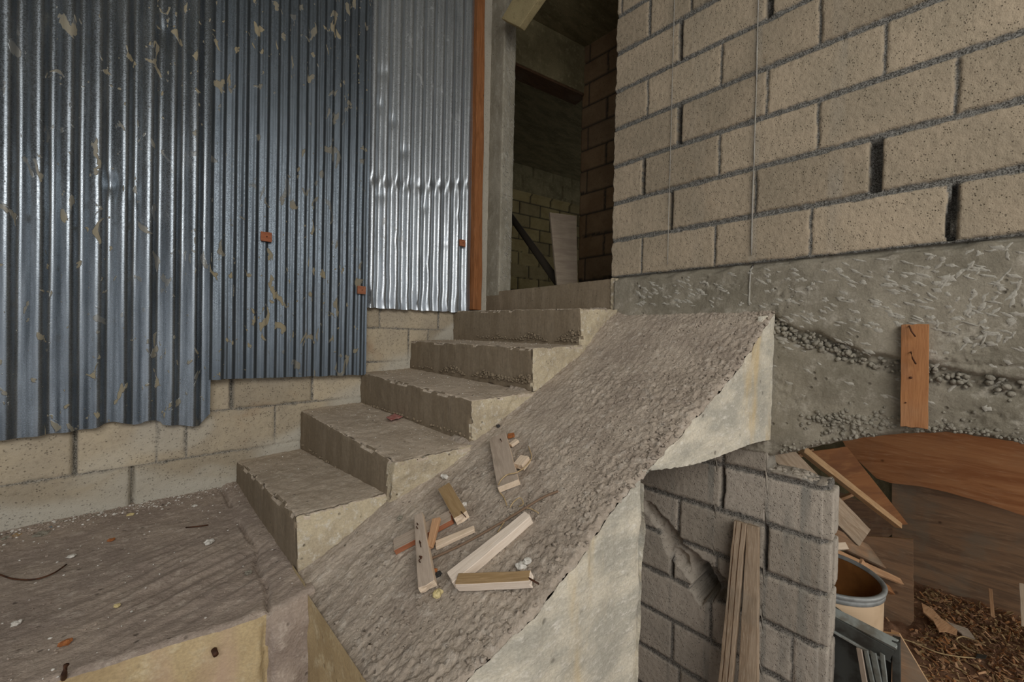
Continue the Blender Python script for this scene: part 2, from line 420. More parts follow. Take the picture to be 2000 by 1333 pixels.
# ------------------------------------------------------------------ block wall height field
def wall_field(axis, plane, sgn, z0, rows, hw=.0105, depth=.008, seed=0, wide_depth=.05, stains=(), hole=None, mrough=.004, hvar=.004):
    """rows: {k: [(coord, halfwidth), ...]} vertical joints of each course; the course k spans z0+.2k .. z0+.2(k+1)"""
    def f(u, z):
        wz = z+.004*noise.noise((u*3, seed, z*2)); k = math.floor((wz-z0)/.2); v = wz-z0-.2*k
        dh = min(v, .2-v)-(hw+hvar*noise.noise((u*14, k+(v > .1), seed+3)))
        dv = 9; wd = 0; js = rows.get(k)
        if js is None: js = [(.17+.2*(k % 2)+.4*i, .004) for i in range(-8, 14)]
        col = 0
        for c, h in js:
            c2 = c+.003*noise.noise((z*12, c*9, 4))
            d = abs(u-c2)-h-.0015*noise.noise((z*40, c, 1))
            if u > c: col += 1
            if d < dv: dv = d; wd = h
        e = min(dh, dv); e2 = e+.0025*noise.noise((u*70, z*70, seed))
        mort = 1-sm(-.001, .003, e2)
        ht = depth*sm(-.003, .007, e2)
        rr = random.Random(k*131+col*17+seed).random()
        ht += (rr-.5)*.006*sm(0, .006, e2)
        ht += .0014*FR(u, k, z, 55, 2)*(1-mort)
        if mort > .5: ht += mrough*FR(u, z, seed, 60, 3)
        if dv < 0 and wd > .006 and dh > -.001: ht -= wide_depth*sm(.2, .8, noise.noise((z*9, col, 3))+.75)
        st = 0
        for s_, w_, i_ in stains:
            st = max(st, i_*(1-sm(w_*.6, w_, abs(u-s_+.006*noise.noise((z*5, s_, 2)))))*(.6+.6*noise.noise((u*30, z*6, 5))))
        if hole: ht, mort = hole(u, z, ht, mort)
        c_ = (mort, rr, max(0, min(1, st)))
        p = (plane+sgn*ht, u, z) if axis == 'x' else (u, plane+sgn*ht, z)
        return p, c_
    return f

# right wall -------------------------------------------------------
def jy(px, py, h=.0035): return (onx(px, py).y, h)
RW = {0: [jy(1254, 505), jy(1397, 484), jy(1584, 460), jy(1859, 427, .012)],
      1: [jy(1311, 440, .008), jy(1475, 425), jy(1710, 345, .016)],
      2: [jy(1258, 350, .009), jy(1406, 303), jy(1599, 245), jy(1869, 165)],
      3: [jy(1328, 245, .011), jy(1499, 185), jy(1729, 95)],
      4: [jy(1266, 193), jy(1410, 127), jy(1603, 45)],
      5: [jy(1330, 90, .009), jy(1504, 15, .012)],
      6: [jy(1270, 45, .006), (.80, .004)]}
for k, js in RW.items():
    y = min(c for c, _ in js)
    while y > -2.6: y -= .4; js.append((y, .004))
dripY = onx(1475, 300).y; drip2 = onx(1312, 300).y
rwf = wall_field('x', XR, -1, ZG, RW, seed=3, stains=[(dripY, .02, .5), (drip2, .015, .3), (onx(1640, 100).y, .03, .4), (onx(1370, 60).y, .05, .25)])
def rwf2(u, z):
    if u > 1.185: u = u+.008*noise.noise((z*22, 3, 1))
    return rwf(u, z)
ys = frange(-2.6, -.4, .03)[:-1]+frange(-.4, 1.193, .0042)
zs = frange(ZG+.004, 1.78, .0046)[:-1]+frange(1.78, 2.7, .04)
V, F, C_ = grid(ys, zs, rwf2, back=(.16, 0, 0), flip=True)
wr = struct(obj('wall_right', V, F, BLK, cols=C_, smooth=True))
# cement drip lines running down the blocks
for yy, w_, nm in ((dripY, .0035, 'drip'), (drip2, .0022, 'drip')):
    pts = [(XR-.0145, yy+.002*noise.noise((z*4, yy, 0)), z) for z in frange(.36, 1.8, .03)]
    own(obj('cement_drip', *tube(pts, [w_*(.8+.5*noise.noise((i*.6, yy, 2))) for i in range(len(pts))], 5), DRIP), wr)

# left wall ----------------------------------------------------------
def jx(px, py, h=.003): return (ony(px, py).x, h)
LW = {0: [jx(257, 945, .0068), (-.42, .005)], 1: [jx(145, 880, .0068), jx(307, 865, .002), jx(363, 855, .004), jx(536, 830, .003)],
      2: [jx(452, 768, .0064), jx(609, 755, .004), (.1, .003), (-.3, .003)], 3: [jx(797, 690, .004), (.5, .003), (.1, .003), (-.3, .003), (1.4, .003)],
      4: [jx(741, 625, .005), jx(855, 632, .005), (.7, .003), (.3, .003), (-.1, .003)]}
for k in (0, 1):
    x = min(c for c, _ in LW[k])
    while x > -2.4: x -= .4; LW[k].append((x, .005))
lwf0 = wall_field('y', YL, -1, -.772, LW, hw=.004, depth=.006, seed=9, mrough=.0015, wide_depth=.03, hvar=.003)
def lwf(x, z):
    p, c = lwf0(x, z)
    # grey cement smear over the blocks along the foot of the wall and up the stair line
    foot = -.74+max(0, (x-.36)*.6)
    s = 1-sm(.02, .16, z-foot+.12*noise.noise((x*4, z*6, 2)))
    s2 = sm(.1, .35, noise.noise((x*3.3, z*5, 7))+.1)*(.5 if x < .45 else .2)
    sv = max(s*.9, s2)
    p = (p[0], p[1]-.006*s, p[2])
    dj = min([abs(x-q)-h for q, h in LW.get(math.floor((z+.772)/.2), []) if h > .006] or [9])
    if x > 1.76: return (p[0], YL-.006+.003*FR(x, 2, z, 20, 2), z), (0, .5, .8)
    if dj < -.003: return (p[0], max(p[1], YL+.02), p[2]), (1, .5, 0)
    return p, (c[0]*(1-s), c[1], min(1, sv))
V, F, C_ = grid(frange(-2.4, -.6, .03)[:-1]+frange(-.6, 1.93, .007), frange(-1.78, -.8, .05)[:-1]+frange(-.8, .3, .006)[:-1]+frange(.3, 2.7, .05), lwf, back=(0, .16, 0))
struct(obj('wall_left', V, F, BLKL, cols=C_))

# ------------------------------------------------------------------ beam over the arch (right wall, below the blocks)
ARCH = [(onx(px, py).y, onx(px, py).z) for px, py in [(1508, 893), (1560, 882), (1600, 872), (1650, 863), (1700, 855), (1750, 850), (1800, 847), (1850, 847), (1900, 852), (1950, 860), (2000, 868)]]
ARCH = ARCH[::-1]
def arch(y):
    if y > .9: return -.45
    if y > ARCH[-1][0]: return ARCH[-1][1]+.0
    if y < ARCH[0][0]: return ARCH[0][1]-(ARCH[0][0]-y)**2*.6-(ARCH[0][0]-y)*.08
    for a, b in zip(ARCH, ARCH[1:]):
        if a[0] <= y <= b[0]: return lerp(a[1], b[1], (y-a[0])/(b[0]-a[0]+1e-9))
lowz = [(onx(px, py).y, onx(px, py).z) for px, py in [(2000, 745), (1850, 720), (1700, 692), (1600, 655), (1530, 632), (1505, 612)]]
def ledge(y):
    if y > lowz[-1][0]: return -9
    if y < lowz[0][0]: return lowz[0][1]
    for a, b in zip(lowz, lowz[1:]):
        if a[0] <= y <= b[0]: return lerp(a[1], b[1], (y-a[0])/(b[0]-a[0]+1e-9))
def beamf(y, t):
    za = arch(y)+.006*noise.noise((y*30, 2, 2)); z = lerp(za, ZG+.012, t)
    x = XR-.004-.004*FR(y, z, 1, 9, 3)-.002*FR(y, z, 3, 50, 2)
    lz = ledge(y)+.012*noise.noise((y*16, 5, 1))
    d = z-lz
    x -= .016*sm(-.006, .01, d)
    band = math.exp(-((d+.03)/.028)**2) if lz > -5 else 0
    x += band*(.014+.016*FR(y, z, 5, 60, 2))
    # honeycombed patches near the arch
    hp = sm(.15, .45, noise.noise((y*6+2, z*7, 4))+.35*(1-sm(.02, .14, z-za)))
    x += hp*.012*abs(FR(y, z, 8, 70, 2))
    # old board joint across the lower part
    x += .006*math.exp(-((z-(-.055+.02*y))/.006)**2)*(1 if y < .25 else 0)
    x -= .01*(1-sm(0, .02, z-za))*0
    x += .02*(1-sm(0, .015, z-za))
    x += .035*sm(ZG-.022, ZG-.004, z+.016*noise.noise((y*13, 7, 7)))
    return (x, y, z), (0, .5, 0)
V, F, C_ = grid(frange(-2.6, -.4, .03)[:-1]+frange(-.4, 1.165, .006), [i/110 for i in range(111)], beamf, back=(.2, 0, 0), flip=True)
beam = tag(obj('concrete_beam', V, F, BEAM, cols=C_), 'rough grey concrete beam with chisel marks and arched underside below the block wall', 'beam')
mb = MB()
def gravel(mb, p, r, n_=None, mi=0):
    v, f = lump(p, r, 1, 1 if r > .007 else 0, .35, Matrix.Rotation(random.uniform(0, 6), 3, (random.random(), random.random(), 1))); mb.add(v, f, mi)
for i in range(420):
    y = random.uniform(-.32, .45); lz = ledge(y); d = random.gauss(-.028, .018)
    if y < .18 and random.random() < .55: continue
    gravel(mb, (XR-random.uniform(-.006, .008), y, lz+d), random.uniform(.004, .010))
for i in range(330):
    y = random.uniform(-.3, .42); za = arch(y); q = noise.noise((y*8, 3, 3))
    if q < -.25: continue
    gravel(mb, (XR-random.uniform(-.008, .004), y, za+abs(random.gauss(0, .022))+.006), random.uniform(.003, .0075))
for i in range(140):
    px = random.gauss(1670, 45); py = random.gauss(822, 12); p = onx(px, py)
    if p.z > arch(p.y)+.01: gravel(mb, (XR-.004, p.y, p.z), random.uniform(.004, .009))
own(mb.build('exposed_gravel', GRAV), beam)['kind'] = 'stuff'
mb = MB()
def scratch(mb, c, ang, L, wd, X, axis='x', lift=.003):
    d = Vector((0, math.cos(ang), math.sin(ang))); q = Vector((0, -math.sin(ang), math.cos(ang)))
    n = 6; V = []; F = []
    for i in range(n+1):
        t = i/n*2-1; wv = wd*(1-t*t)*(.6+.7*random.random())+.0004
        o = d*(t*L/2)+q*(wd*.8*noise.noise((t*2+c[1]*40, c[2]*9, 1)))
        b = Vector(c)+o
        V += [b+q*wv, b+Vector((-lift*(1-t*t)-.0012, 0, 0)), b-q*wv]
    for i in range(n):
        F += [(3*i, 3*i+3, 3*i+4, 3*i+1), (3*i+1, 3*i+4, 3*i+5, 3*i+2)]
    mb.add(V, F)
def beam_x(y, z):
    za = arch(y); t = (z-za)/(ZG+.012-za); return beamf(y, t)[0][0]
for i in range(430):
    px = random.uniform(1240, 2000); top = 545-(px-1190)*.096
    lim = 600 if px < 1510 else (690 if random.random() < .8 else 800)
    if random.random() > (.55 if px < 1500 else 1): continue
    py = random.uniform(top+12, lim); p = onx(px, py)
    if p.z < arch(p.y)+.03: continue
    a = random.gauss(.42, .12) if px < 1830 else random.choice([random.gauss(.35, .15), random.gauss(-1.0, .25)])
    scratch(mb, (beam_x(p.y, p.z)+.0008, p.y, p.z), a, random.uniform(.016, .048), random.uniform(.003, .008), 0)
own(mb.build('chisel_marks', MARK), beam)['kind'] = 'stuff'
own(obj('cement_drip', *tube([(beam_x(dripY, z)-.001, dripY+.002*noise.noise((z*20, 1, 1)), z) for z in frange(.15, .33, .012)], .004, 5), DRIP), beam)

# ------------------------------------------------------------------ low wall under the stair (same plane)
ZU = -.747
def uy(px, py, h=.004): return (onx(px, py).y, h)
UW = {0: [uy(1412, 955, .007)], 1: [uy(1414, 880, .004)], -1: [uy(1327, 1000, .005), uy(1496, 1080, .0065)],
      -2: [uy(1311, 1170, .008), (.62, .004)], -3: [uy(1388, 1230, .006), uy(1549, 1265, .004)], -4: [uy(1312, 1310, .006), (.5, .004)]}
for k in UW: UW[k] += [(1.3+.4*i, .004) for i in range(3)]
crack = [onx(*p) for p in [(1268, 990), (1300, 1030), (1325, 1080), (1360, 1110), (1390, 1140)]]
HC = onx(1372, 1148)
def uhole(y, z, ht, m):
    best = 9; tt = 0
    for i in range(len(crack)-1):
        a, b = crack[i], crack[i+1]; dy, dz = b.y-a.y, b.z-a.z
        t = max(0, min(1, ((y-a.y)*dy+(z-a.z)*dz)/(dy*dy+dz*dz))); d = math.hypot(y-a.y-t*dy, z-a.z-t*dz)
        if d < best: best = d; tt = (i+t)/(len(crack)-1); side = (y-a.y)*dz-(z-a.z)*dy
    hw_ = .02+.032*tt+.008*noise.noise((y*30, z*30, 5))
    wide = hw_*1.5
    if best < wide:
        k = 1-sm(wide*.72, wide, best+.012*noise.noise((y*40, z*40, 2)))*(1 if side > 0 else .999)
        ht = ht*(1-k)-(.02+.06*tt)*k*(.55+.9*abs(noise.noise((y*14, z*9, 3)))*2)+.008*k*FR(y, z, 2, 45, 3); m *= (1-k)
    dd = math.hypot((y-HC.y)/.046, (z-HC.z)/.062)+.3*noise.noise((y*30, z*30, 9))
    if dd < 1.15: ht = lerp(-.24, ht, sm(.98, 1.12, dd)); m = 0
    return ht, m
uwf = wall_field('x', XR, -1, ZU, UW, seed=21, hw=.0105, depth=.008, wide_depth=.04, hole=uhole,
                 stains=[(onx(1540, 1000).y, .03, .7), (onx(1575, 1000).y, .022, .8), (onx(1500, 980).y, .01, .9), (onx(1390, 960).y, .018, .7), (onx(1600, 1100).y, .012, .5), (onx(1315, 960).y, .012, .5)])
YE = onx(1612, 1060).y
topp = [(onx(px, py).y, onx(px, py).z) for px, py in [(1612, 948), (1590, 945), (1560, 930), (1500, 918), (1498, 868), (1440, 868), (1400, 880)]]
def utop(y):
    if y >= topp[-1][0]: return -.45
    for a, b in zip(topp, topp[1:]):
        if a[0] <= y <= b[0]: return lerp(a[1], b[1], (y-a[0])/(b[0]-a[0]+1e-9))
    return topp[0][1]
def uwf2(y, t):
    z = lerp(ZB-.02, utop(y)+.005*noise.noise((y*50, 1, 1)), t)
    p, c = uwf(y, z)
    e = y-YE
    if e < .012: p = (p[0]+.010*(1-sm(0, .012, e)), p[1]+.004*noise.noise((z*9, 4, 4)), p[2])
    return p, c
V, F, C_ = grid(frange(YE, 1.0, .0055)+frange(1.04, 2.1, .04), [i/190 for i in range(191)], uwf2, back=(.13, 0, 0), flip=True)
F.pop()
lw = struct(obj('wall_lower', V, F, BLKG, cols=C_))
# the fluted end of the pier: two ribs and a groove per course
mb = MB()
for k in range(-5, 1):
    za, zb = ZU+.2*k+.009, ZU+.2*(k+1)-.009
    y0 = YE+.004*(k % 2)
    V, F = rough_box(bx(XR-.003, XR+.055, y0-.022, y0+.02, za, zb), .02, .008, .0015, 40); mb.add(V, F, 0, (0, .3, .15))
    V, F = rough_box(bx(XR+.075, XR+.135, y0-.022-.006*(k % 2), y0+.02, za, zb-.004), .02, .008, .0015, 40); mb.add(V, F, 0, (0, .3, .15))
    V, F = rough_box(bx(XR+.01, XR+.125, y0-.008, y0+.01, zb-.004, zb+.024), .02, .008, .003, 40); mb.add(V, F, 0, (1, .3, 0))
own(mb.build('pier_end', BLKG, cols=True), lw)
# broken mortar on top of the pier
mb = MB()
for i in range(34):
    px = random.uniform(1490, 1590); p = onx(px, random.uniform(915, 935)); gravel(mb, (XR+random.uniform(.01, .12), p.y, utop(p.y)-.004), random.uniform(.006, .015))
own(mb.build('broken_mortar', BLKG, cols=True), lw)['kind'] = 'stuff'

# ------------------------------------------------------------------ staircase
stair = tag(empty('staircase', (.9, 1.2, ZLAND)), 'raw cast concrete staircase with five steps rising beside a rough sloped flank', 'staircase')
SP = {1: [(455, 893), (577, 1010), (452, 946), (582, 1135)], 2: [(590, 803), (772, 905), (588, 868), (757, 988)],
      3: [(701, 727), (921, 783), (702, 787), (921, 858)], 4: [(800, 666), (1041, 680), (797, 717), (1041, 753)],
      5: [(884, 608), (1133, 603), (882, 660), (1137, 670)]}
XE = XS[1:]+[XR-.036]
for i in range(1, 6):
    X0 = XS[i]; X1 = XE[i]+.03
    tl, tr = onx(*SP[i][0], X0), onx(*SP[i][1], X0); br = onx(*SP[i][3], X0)
    zt0, zt1 = tl.z, tr.z; zb = min(onx(*SP[i][2], X0).z, br.z)-.03
    yr_t = tr.y; yr_b = br.y
    slope_end = .03*i if i < 5 else .0
    yb_far = 1.17
    dz = .012
    cor = [(X0, yr_b-.004, zb), (X1, yb_far, zb), (X1, YL-.004, zb), (X0, YL-.004, zb),
           (X0, yr_t, zt1), (X1, yr_t-.04, zt1+dz), (X1, YL-.004, zt0+dz), (X0, YL-.004, zt0)]
    V, F = rough_box(cor, .0095, .006, .0016, 34, chip=.018, cfr=13)
    # stiff broom marks on the tread, then materials by facing
    fm = []; V = [Vector(v) for v in V]
    for v in V:
        tz = lerp(zt1, zt0, (v.y-1.2)/1.05)
        if v.z > tz-.012: v.z += .0028*FR(v.x*2.2, v.y*.8, 1, 26, 3)
        if v.y < yr_t+.01 and v.x > X0+.012: v.y += .006*FR(v.x, v.z, 3, 28, 3)
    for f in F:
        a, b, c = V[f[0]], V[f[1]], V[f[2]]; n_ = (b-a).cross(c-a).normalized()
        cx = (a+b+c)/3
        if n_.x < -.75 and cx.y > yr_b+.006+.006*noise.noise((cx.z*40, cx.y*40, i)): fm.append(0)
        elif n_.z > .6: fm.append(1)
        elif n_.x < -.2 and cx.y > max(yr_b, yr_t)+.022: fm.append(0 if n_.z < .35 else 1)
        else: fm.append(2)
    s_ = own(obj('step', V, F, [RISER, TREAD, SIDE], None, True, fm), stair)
    if i in (1, 3, 4, 5, 2):
        g = MB(); n_g = {4: 330, 5: 210, 1: 90, 2: 40, 3: 50}[i]
        for _ in range(n_g):
            t = random.random()**({4: .55, 5: .35}.get(i, 1)); y = lerp(YL-.05, yr_b+.01, t); zz = lerp(onx(*SP[i][2], X0).z, br.z, t)
            hgt = (.055 if i in (4, 5) else .014)*(.4+t*.6)*(.5+noise.noise((y*7, i, 2)))
            g_r = random.uniform(.003, .0075)
            if hgt < 0: continue
            gravel(g, (X0-random.uniform(.001, .006), y, zz+.004+random.random()*hgt), g_r)
        own(g.build('exposed_gravel', RISER), s_)['kind'] = 'stuff'

SE = [(.369, .665), (.479, .623), (.587, .59), (.66, .575), (.78, .565), (.96, .56), (1.1, .533), (1.33, .496), (1.55, .462), (1.83, .43), (1.9, .428)]
def sedge(x):
    if x <= SE[0][0]: return SE[0][1]
    for a, b in zip(SE, SE[1:]):
        if a[0] <= x <= b[0]: return lerp(a[1], b[1], (x-a[0])/(b[0]-a[0]))
    return SE[-1][1]
def slopez(x, y): return SZ0+SL*(x-SX0)+.045*sm(1.5, 1.89, x)+.02*sm(1.05, 1.2, y)*sm(1.6, 1.9, x)
def slopef(x, t):
    y0 = sedge(x)+.010*FR(x, 3, 3, 16, 3); y = lerp(y0, 1.32, t)
    edge = 1-sm(0, .22, y-y0); lump_ = sm(-.1, .4, noise.noise((x*4, y*4, 3))+.55*edge)
    d = .003*FR(x*.8, y*1.6, 1, 16, 2)
    d += (.002+.004*lump_)*FR(x, y, 7, 48, 2)+(.0014+.0024*lump_)*(1-abs(noise.noise((x*150, y*190, 2)))*3)
    cl = noise.noise((x*95, y*95, 5)); d += .009*lump_*max(0, cl)
    # trowel drag lines following the slope
    d += .0022*noise.noise((x*9, y*85, 9))
    z = slopez(x, y)+d
    z -= .012*(1-sm(0, .012, y-y0))
    # a shallow groove along the foot of the steps
    z += .02*sm(1.17, 1.26, y)
    return (x-.004*FR(z, y, 2, 30, 2)*(1 if x < .38 else 0), y, z), (0, .5, 0)
nsy = 190
V, F, _ = grid(frange(.369, XR-.006, .0052), [i/nsy for i in range(nsy+1)], slopef, flip=False)
slab = own(obj('sloped_flank', V, F, SLOPE), stair)
# clods and gravel loose on the flank, thickest along its outer edge
g = MB()
for _ in range(2600):
    x = random.uniform(.38, 1.87); y0 = sedge(x); y = y0+abs(random.gauss(0, .22))
    if y > 1.16: continue
    q = noise.noise((x*5, y*5, 3)); 
    if q < -.1 and random.random() < .6: continue
    r = random.uniform(.002, .005)*(1.5 if y-y0 < .08 and random.random() < .4 else 1)
    v, f = lump((x, y, slopez(x, y)+r*.1), r, .8, 0 if r < .0035 else 1, 1.1); g.add(v, f)
own(g.build('loose_clods', SLOPE), slab)['kind'] = 'stuff'
# bright side face of the flank with the soffit and the pier below
def zlow(x):
    if x < 1.055: return ZB-.02
    return -.374-.03*(x-1.06)/.8-.012*math.sin((x-1.06)*7)
def sidef(x, t):
    zt = slopez(x, 0)-.010+.006*noise.noise((x*40, 1, 1)); zb = zlow(x)+(.004*noise.noise((x*50, 2, 2)) if x > 1.055 else 0)
    z = lerp(zb, zt, t); y = sedge(x)+.010*FR(x, 3, 3, 16, 3)*sm(.8, 1, t)
    y += .0025*FR(x*1.2, z*1.2+x*1.1, 4, 12, 3)+.0012*FR(x, z, 8, 60, 2)
    # the corner by the notch is broken
    if x < 1.06: 
        k = 1-sm(0, .03, 1.056-x+.02*noise.noise((z*9, 3, 3))); y += .012*k
    return (x, y, z), (0, .5, 0)
xs1 = frange(.369, 1.05, .009)
xs2 = frange(1.0555, XR-.008, .009)
mb = MB()
V, F, _ = grid(xs1, [i/150 for i in range(151)], sidef); mb.add(V, F, 0)
V, F, _ = grid(xs2, [i/60 for i in range(61)], sidef); mb.add(V, F, 0)
# narrow joining strip between pier and overhang
V = []; F = []
for j in range(31):
    t = j/30*0; za, zb = -.41, -.41; V += [sidef(1.05, (lerp(za, zb, t)-ZB+.02)/(slopez(1.05, 0)-.01-ZB+.02))[0], sidef(1.0555, t)[0]]
for j in range(30): F.append((2*j, 2*j+1, 2*j+3, 2*j+2))
mb.add(V, F, 0)
# pier return (faces the back), soffit
def pe(y, z): return (1.05+.010*FR(3, y, z, 10, 2)*(1)+.004*FR(1, y, z, 40, 2)+.02*math.exp(-((z+.55)/.05)**2), y, z), (0, .5, 0)
V, F, _ = grid(frange(sedge(1.05)+.001, 1.3, .02), frange(ZB-.02, -.41, .012), pe); mb.add(V, F, 0)
V, F, _ = grid(xs2, frange(0, 1, .05), lambda x, t: ((x, lerp(sedge(x), 2.2, t), min(zlow(x), slopez(x, 0)-.012-.05*min(1, t*8))+.004*FR(x, t, 2, 9, 2)), (0, .5, 0)), flip=True); mb.add(V, F, 0)
own(mb.build('side_face', FACE), stair)
# little triangular fin where the flank meets the beam
V, F = rough_box([onx(1468, 700, 1.80), onx(1512, 700, 1.887), onx(1512, 700, 1.887)+Vector((0, .02, 0)), onx(1468, 700, 1.80)+Vector((0, .02, 0)),
                  onx(1492, 618, 1.80), onx(1514, 616, 1.887), onx(1514, 616, 1.887)+Vector((0, .02, 0)), onx(1492, 618, 1.80)+Vector((0, .02, 0))], .008, .004, .002, 40)
own(obj('corner_fillet', V, F, FACE), stair)
# front (lowest) face of the flank
def ff(y, t):
    zt = SZ0+(.02 if y > 1.2 else 0)-.004; z = lerp(ZB-.02, zt, t)
    return (.369+.004*FR(3, y, z, 12, 3)*sm(0, .05, zt-z)-.003, y, z+.016*t), (0, .5, 0)
V, F, _ = grid(frange(.66, 1.33, .012), [i/60 for i in range(61)], ff, flip=True)
own(obj('front_face', V, F, LFACE), stair)
# threshold riser under the doorway
z6 = onx(950, 572).z; z6b = onx(1190, 545).z
V, F = rough_box([(XR-.002, 1.185, .10), (XR+.11, 1.185, .10), (XR+.11, YL+.02, .10), (XR-.002, YL+.02, .10),
                  (XR-.002, 1.185, z6b), (XR+.11, 1.185, z6b+.004), (XR+.11, YL+.02, z6+.006), (XR-.002, YL+.02, z6)], .012, .006, .0018, 30, chip=.006)
own(obj('threshold_riser', V, F, [RISER]), stair)
V, F = rough_box([(XR-.008, 1.13, .15), (XR+.1, 1.13, .15), (XR+.1, 1.195, .15), (XR-.008, 1.195, .15),
                  (XR-.008, 1.155, z6b), (XR+.1, 1.155, z6b), (XR+.1, 1.20, z6b), (XR-.008, 1.20, z6b)], .008, .01, .006, 50)
own(obj('broken_edge', V, F, [SIDE]), stair)

# ------------------------------------------------------------------ landing
def lf(x, t):
    yf = 1.235-.12*(x+.1)*1.0; yf = 1.246-.2*(x+.088) if x < .23 else 1.182
    y0 = yf+.006*noise.noise((x*18, 2, 2)); y = lerp(y0, YL+.02, t)
    z = ZLAND+.012*sm(1.9, 2.25, y)+.0035*FR(x*.8+y*.35, y*1.3, 1, 7, 3)+.002*FR(x, y, 4, 55, 2)
    # ridged drag marks in the front right part
    m = math.exp(-((x-.15)/.22)**2-((y-1.5)/.28)**2); z += m*.006*noise.noise((x*5+y*2, (y*2.4-x*1.2)*16, 3))*2
    # cracked fillet along the first riser
    cr = abs(x-(.31+.02*noise.noise((y*8, 1, 1))-.03*sm(1.6, 1.2, y))); z -= .016*(1-sm(.002, .008, cr))*sm(-.2, .1, noise.noise((y*5, 4, 4)))
    z += .012*sm(.28, .37, x)
    z -= .008*(1-sm(0, .012, y-y0))
    return (x, y, z), (0, .5, 0)
def lfront(x, t):
    yf = 1.246-.2*(x+.088) if x < .23 else 1.182
    y0 = yf+.006*noise.noise((x*18, 2, 2)); zt = lf(x, 0)[0][2]
    z = lerp(ZB-.02, zt, t); rg = sm(.2, .26, x)
    y = y0+.002*FR(x, z, 2, 14, 3)+rg*(.008*FR(x, z, 6, 13, 3)-.012+.0*x)
    gr = abs(x-.262+.03*(z+.74)+.012*noise.noise((z*20, 2, 2))); y += .02*(1-sm(.004, .014, gr))
    if t > .93: y = lerp(y, lf(x, 0)[0][1], sm(.93, 1, t))
    return (x, y, z), (0, .5, 0)
xs = frange(-2.2, -.6, .04)[:-1]+frange(-.6, .385, .006)
land = empty('stair_landing', (-.3, 1.7, ZB)); tag(land, 'dusty concrete landing at the foot of the staircase beside the corrugated sheets', 'landing')
V, F, _ = grid(xs, [i/170 for i in range(171)], lf); own(obj('landing_top', V, F, LANDM), land)
V, F, _ = grid(xs, [i/60 for i in range(61)], lfront)
fm = [0]*len(F)
for i, f in enumerate(F):
    if V[f[0]][0] > .262-.03*(V[f[0]][2]+.74): fm[i] = 1
own(obj('landing_front', V, F, [LFACE, LANDM], fm=fm), land)
p = ony(420, 1279, 1.17)
own(obj('rebar_stub', *tube([(p.x, 1.19, p.z), (p.x+.002, 1.172, p.z-.004)], .006, 7), RUST), land)
p = ony(122, 1317, 1.235)
own(obj('rebar_stub', *tube([(p.x, 1.26, p.z-.03), (p.x+.003, 1.228, p.z+.004), (p.x+.006, 1.225, p.z+.022)], .005, 7), RUST), land)

# ------------------------------------------------------------------ corrugated sheets
def sheet(name, x0, x1, zb, ztop, yoff, pitch, amp, mat, label, bottom=None, dent=None, flat_edge=0, wob=.004, ph=0, lean=0):
    def f(x, t):
        zb_ = bottom(x) if bottom else zb
        z = lerp(zb_, ztop, t)
        xx = x+lean*(z-zb)
        a = amp*(1-.35*max(0, noise.noise((x*3, z*1.5, ph))))*(1+(1.1 if amp < .006 else .25)*noise.noise((round((x-x0)/pitch)*1.7, ph, z*.4)))
        w_ = math.cos(2*math.pi*(x-x0)/pitch+ph)
        w_ = math.copysign(abs(w_)**.8, w_)
        y = YL-yoff-a*w_-wob*FR(x*.7, z*.5, ph, 3, 2)-.0012*math.cos(4*math.pi*(x-x0)/pitch)
        if dent: 
            y2, xz = dent(x, z, w_, a); y += y2; xx += xz
        y += .0006*noise.noise((x*60, z*30, ph))
        return (xx, y, z), (0, .5, 0)
    V, F, _ = grid(frange(x0, x1, pitch/12), frange(0, 1, .0085), f)
    o = obj(name, V, F, mat)
    s = o.modifiers.new('thickness', 'SOLIDIFY'); s.thickness = .0009; s.offset = 1
    e = o.modifiers.new('sharp rim', 'EDGE_SPLIT'); e.split_angle = 1.0
    return tag(o, label, 'corrugated sheet')
def b1(x):
    z = -.40+.02*sm(-.3, .1, x)-.03*sm(.06, .14, x)+.004*noise.noise((x*12, 1, 1))
    if -.085 < x < -.01: z += .012*math.sin((x+.085)/.075*math.pi)
    if -.01 <= x < .05: z -= .012*math.sin((x+.01)/.06*math.pi)
    z = min(z, -.435+.05*(1-x/.26)) if x > .1 else z
    if x > .225: z += (x-.225)*1.6
    return z
def b2(x): return lerp(-.222, -.238, (x-.25)/.7)+.003*noise.noise((x*20, 2, 1))
def b3(x): return .140+.018*(x-.95)+.008*noise.noise((x*22, 6, 1))
def d1(x, z, w_, a):
    y = 0
    for cx, cz, r, h in ((ony(218, 365).x, ony(218, 365).z, .02, .014), (ony(262, 385).x, ony(262, 385).z, .014, .008), (ony(325, 75).x, ony(325, 75).z, .03, .010)):
        d = math.hypot(x-cx, (z-cz)*.7); y += h*math.exp(-(d/r)**2)
    return y, .003*noise.noise((z*1.2, round(x/.076), 1))
def d2(x, z, w_, a):
    lb = math.exp(-((x-.28)/.05)**2)*(1-sm(-.1, .5, z)); return -.012*lb+.006*sm(.6, 0, z)*noise.noise((x*4, z*3, 2)), 0
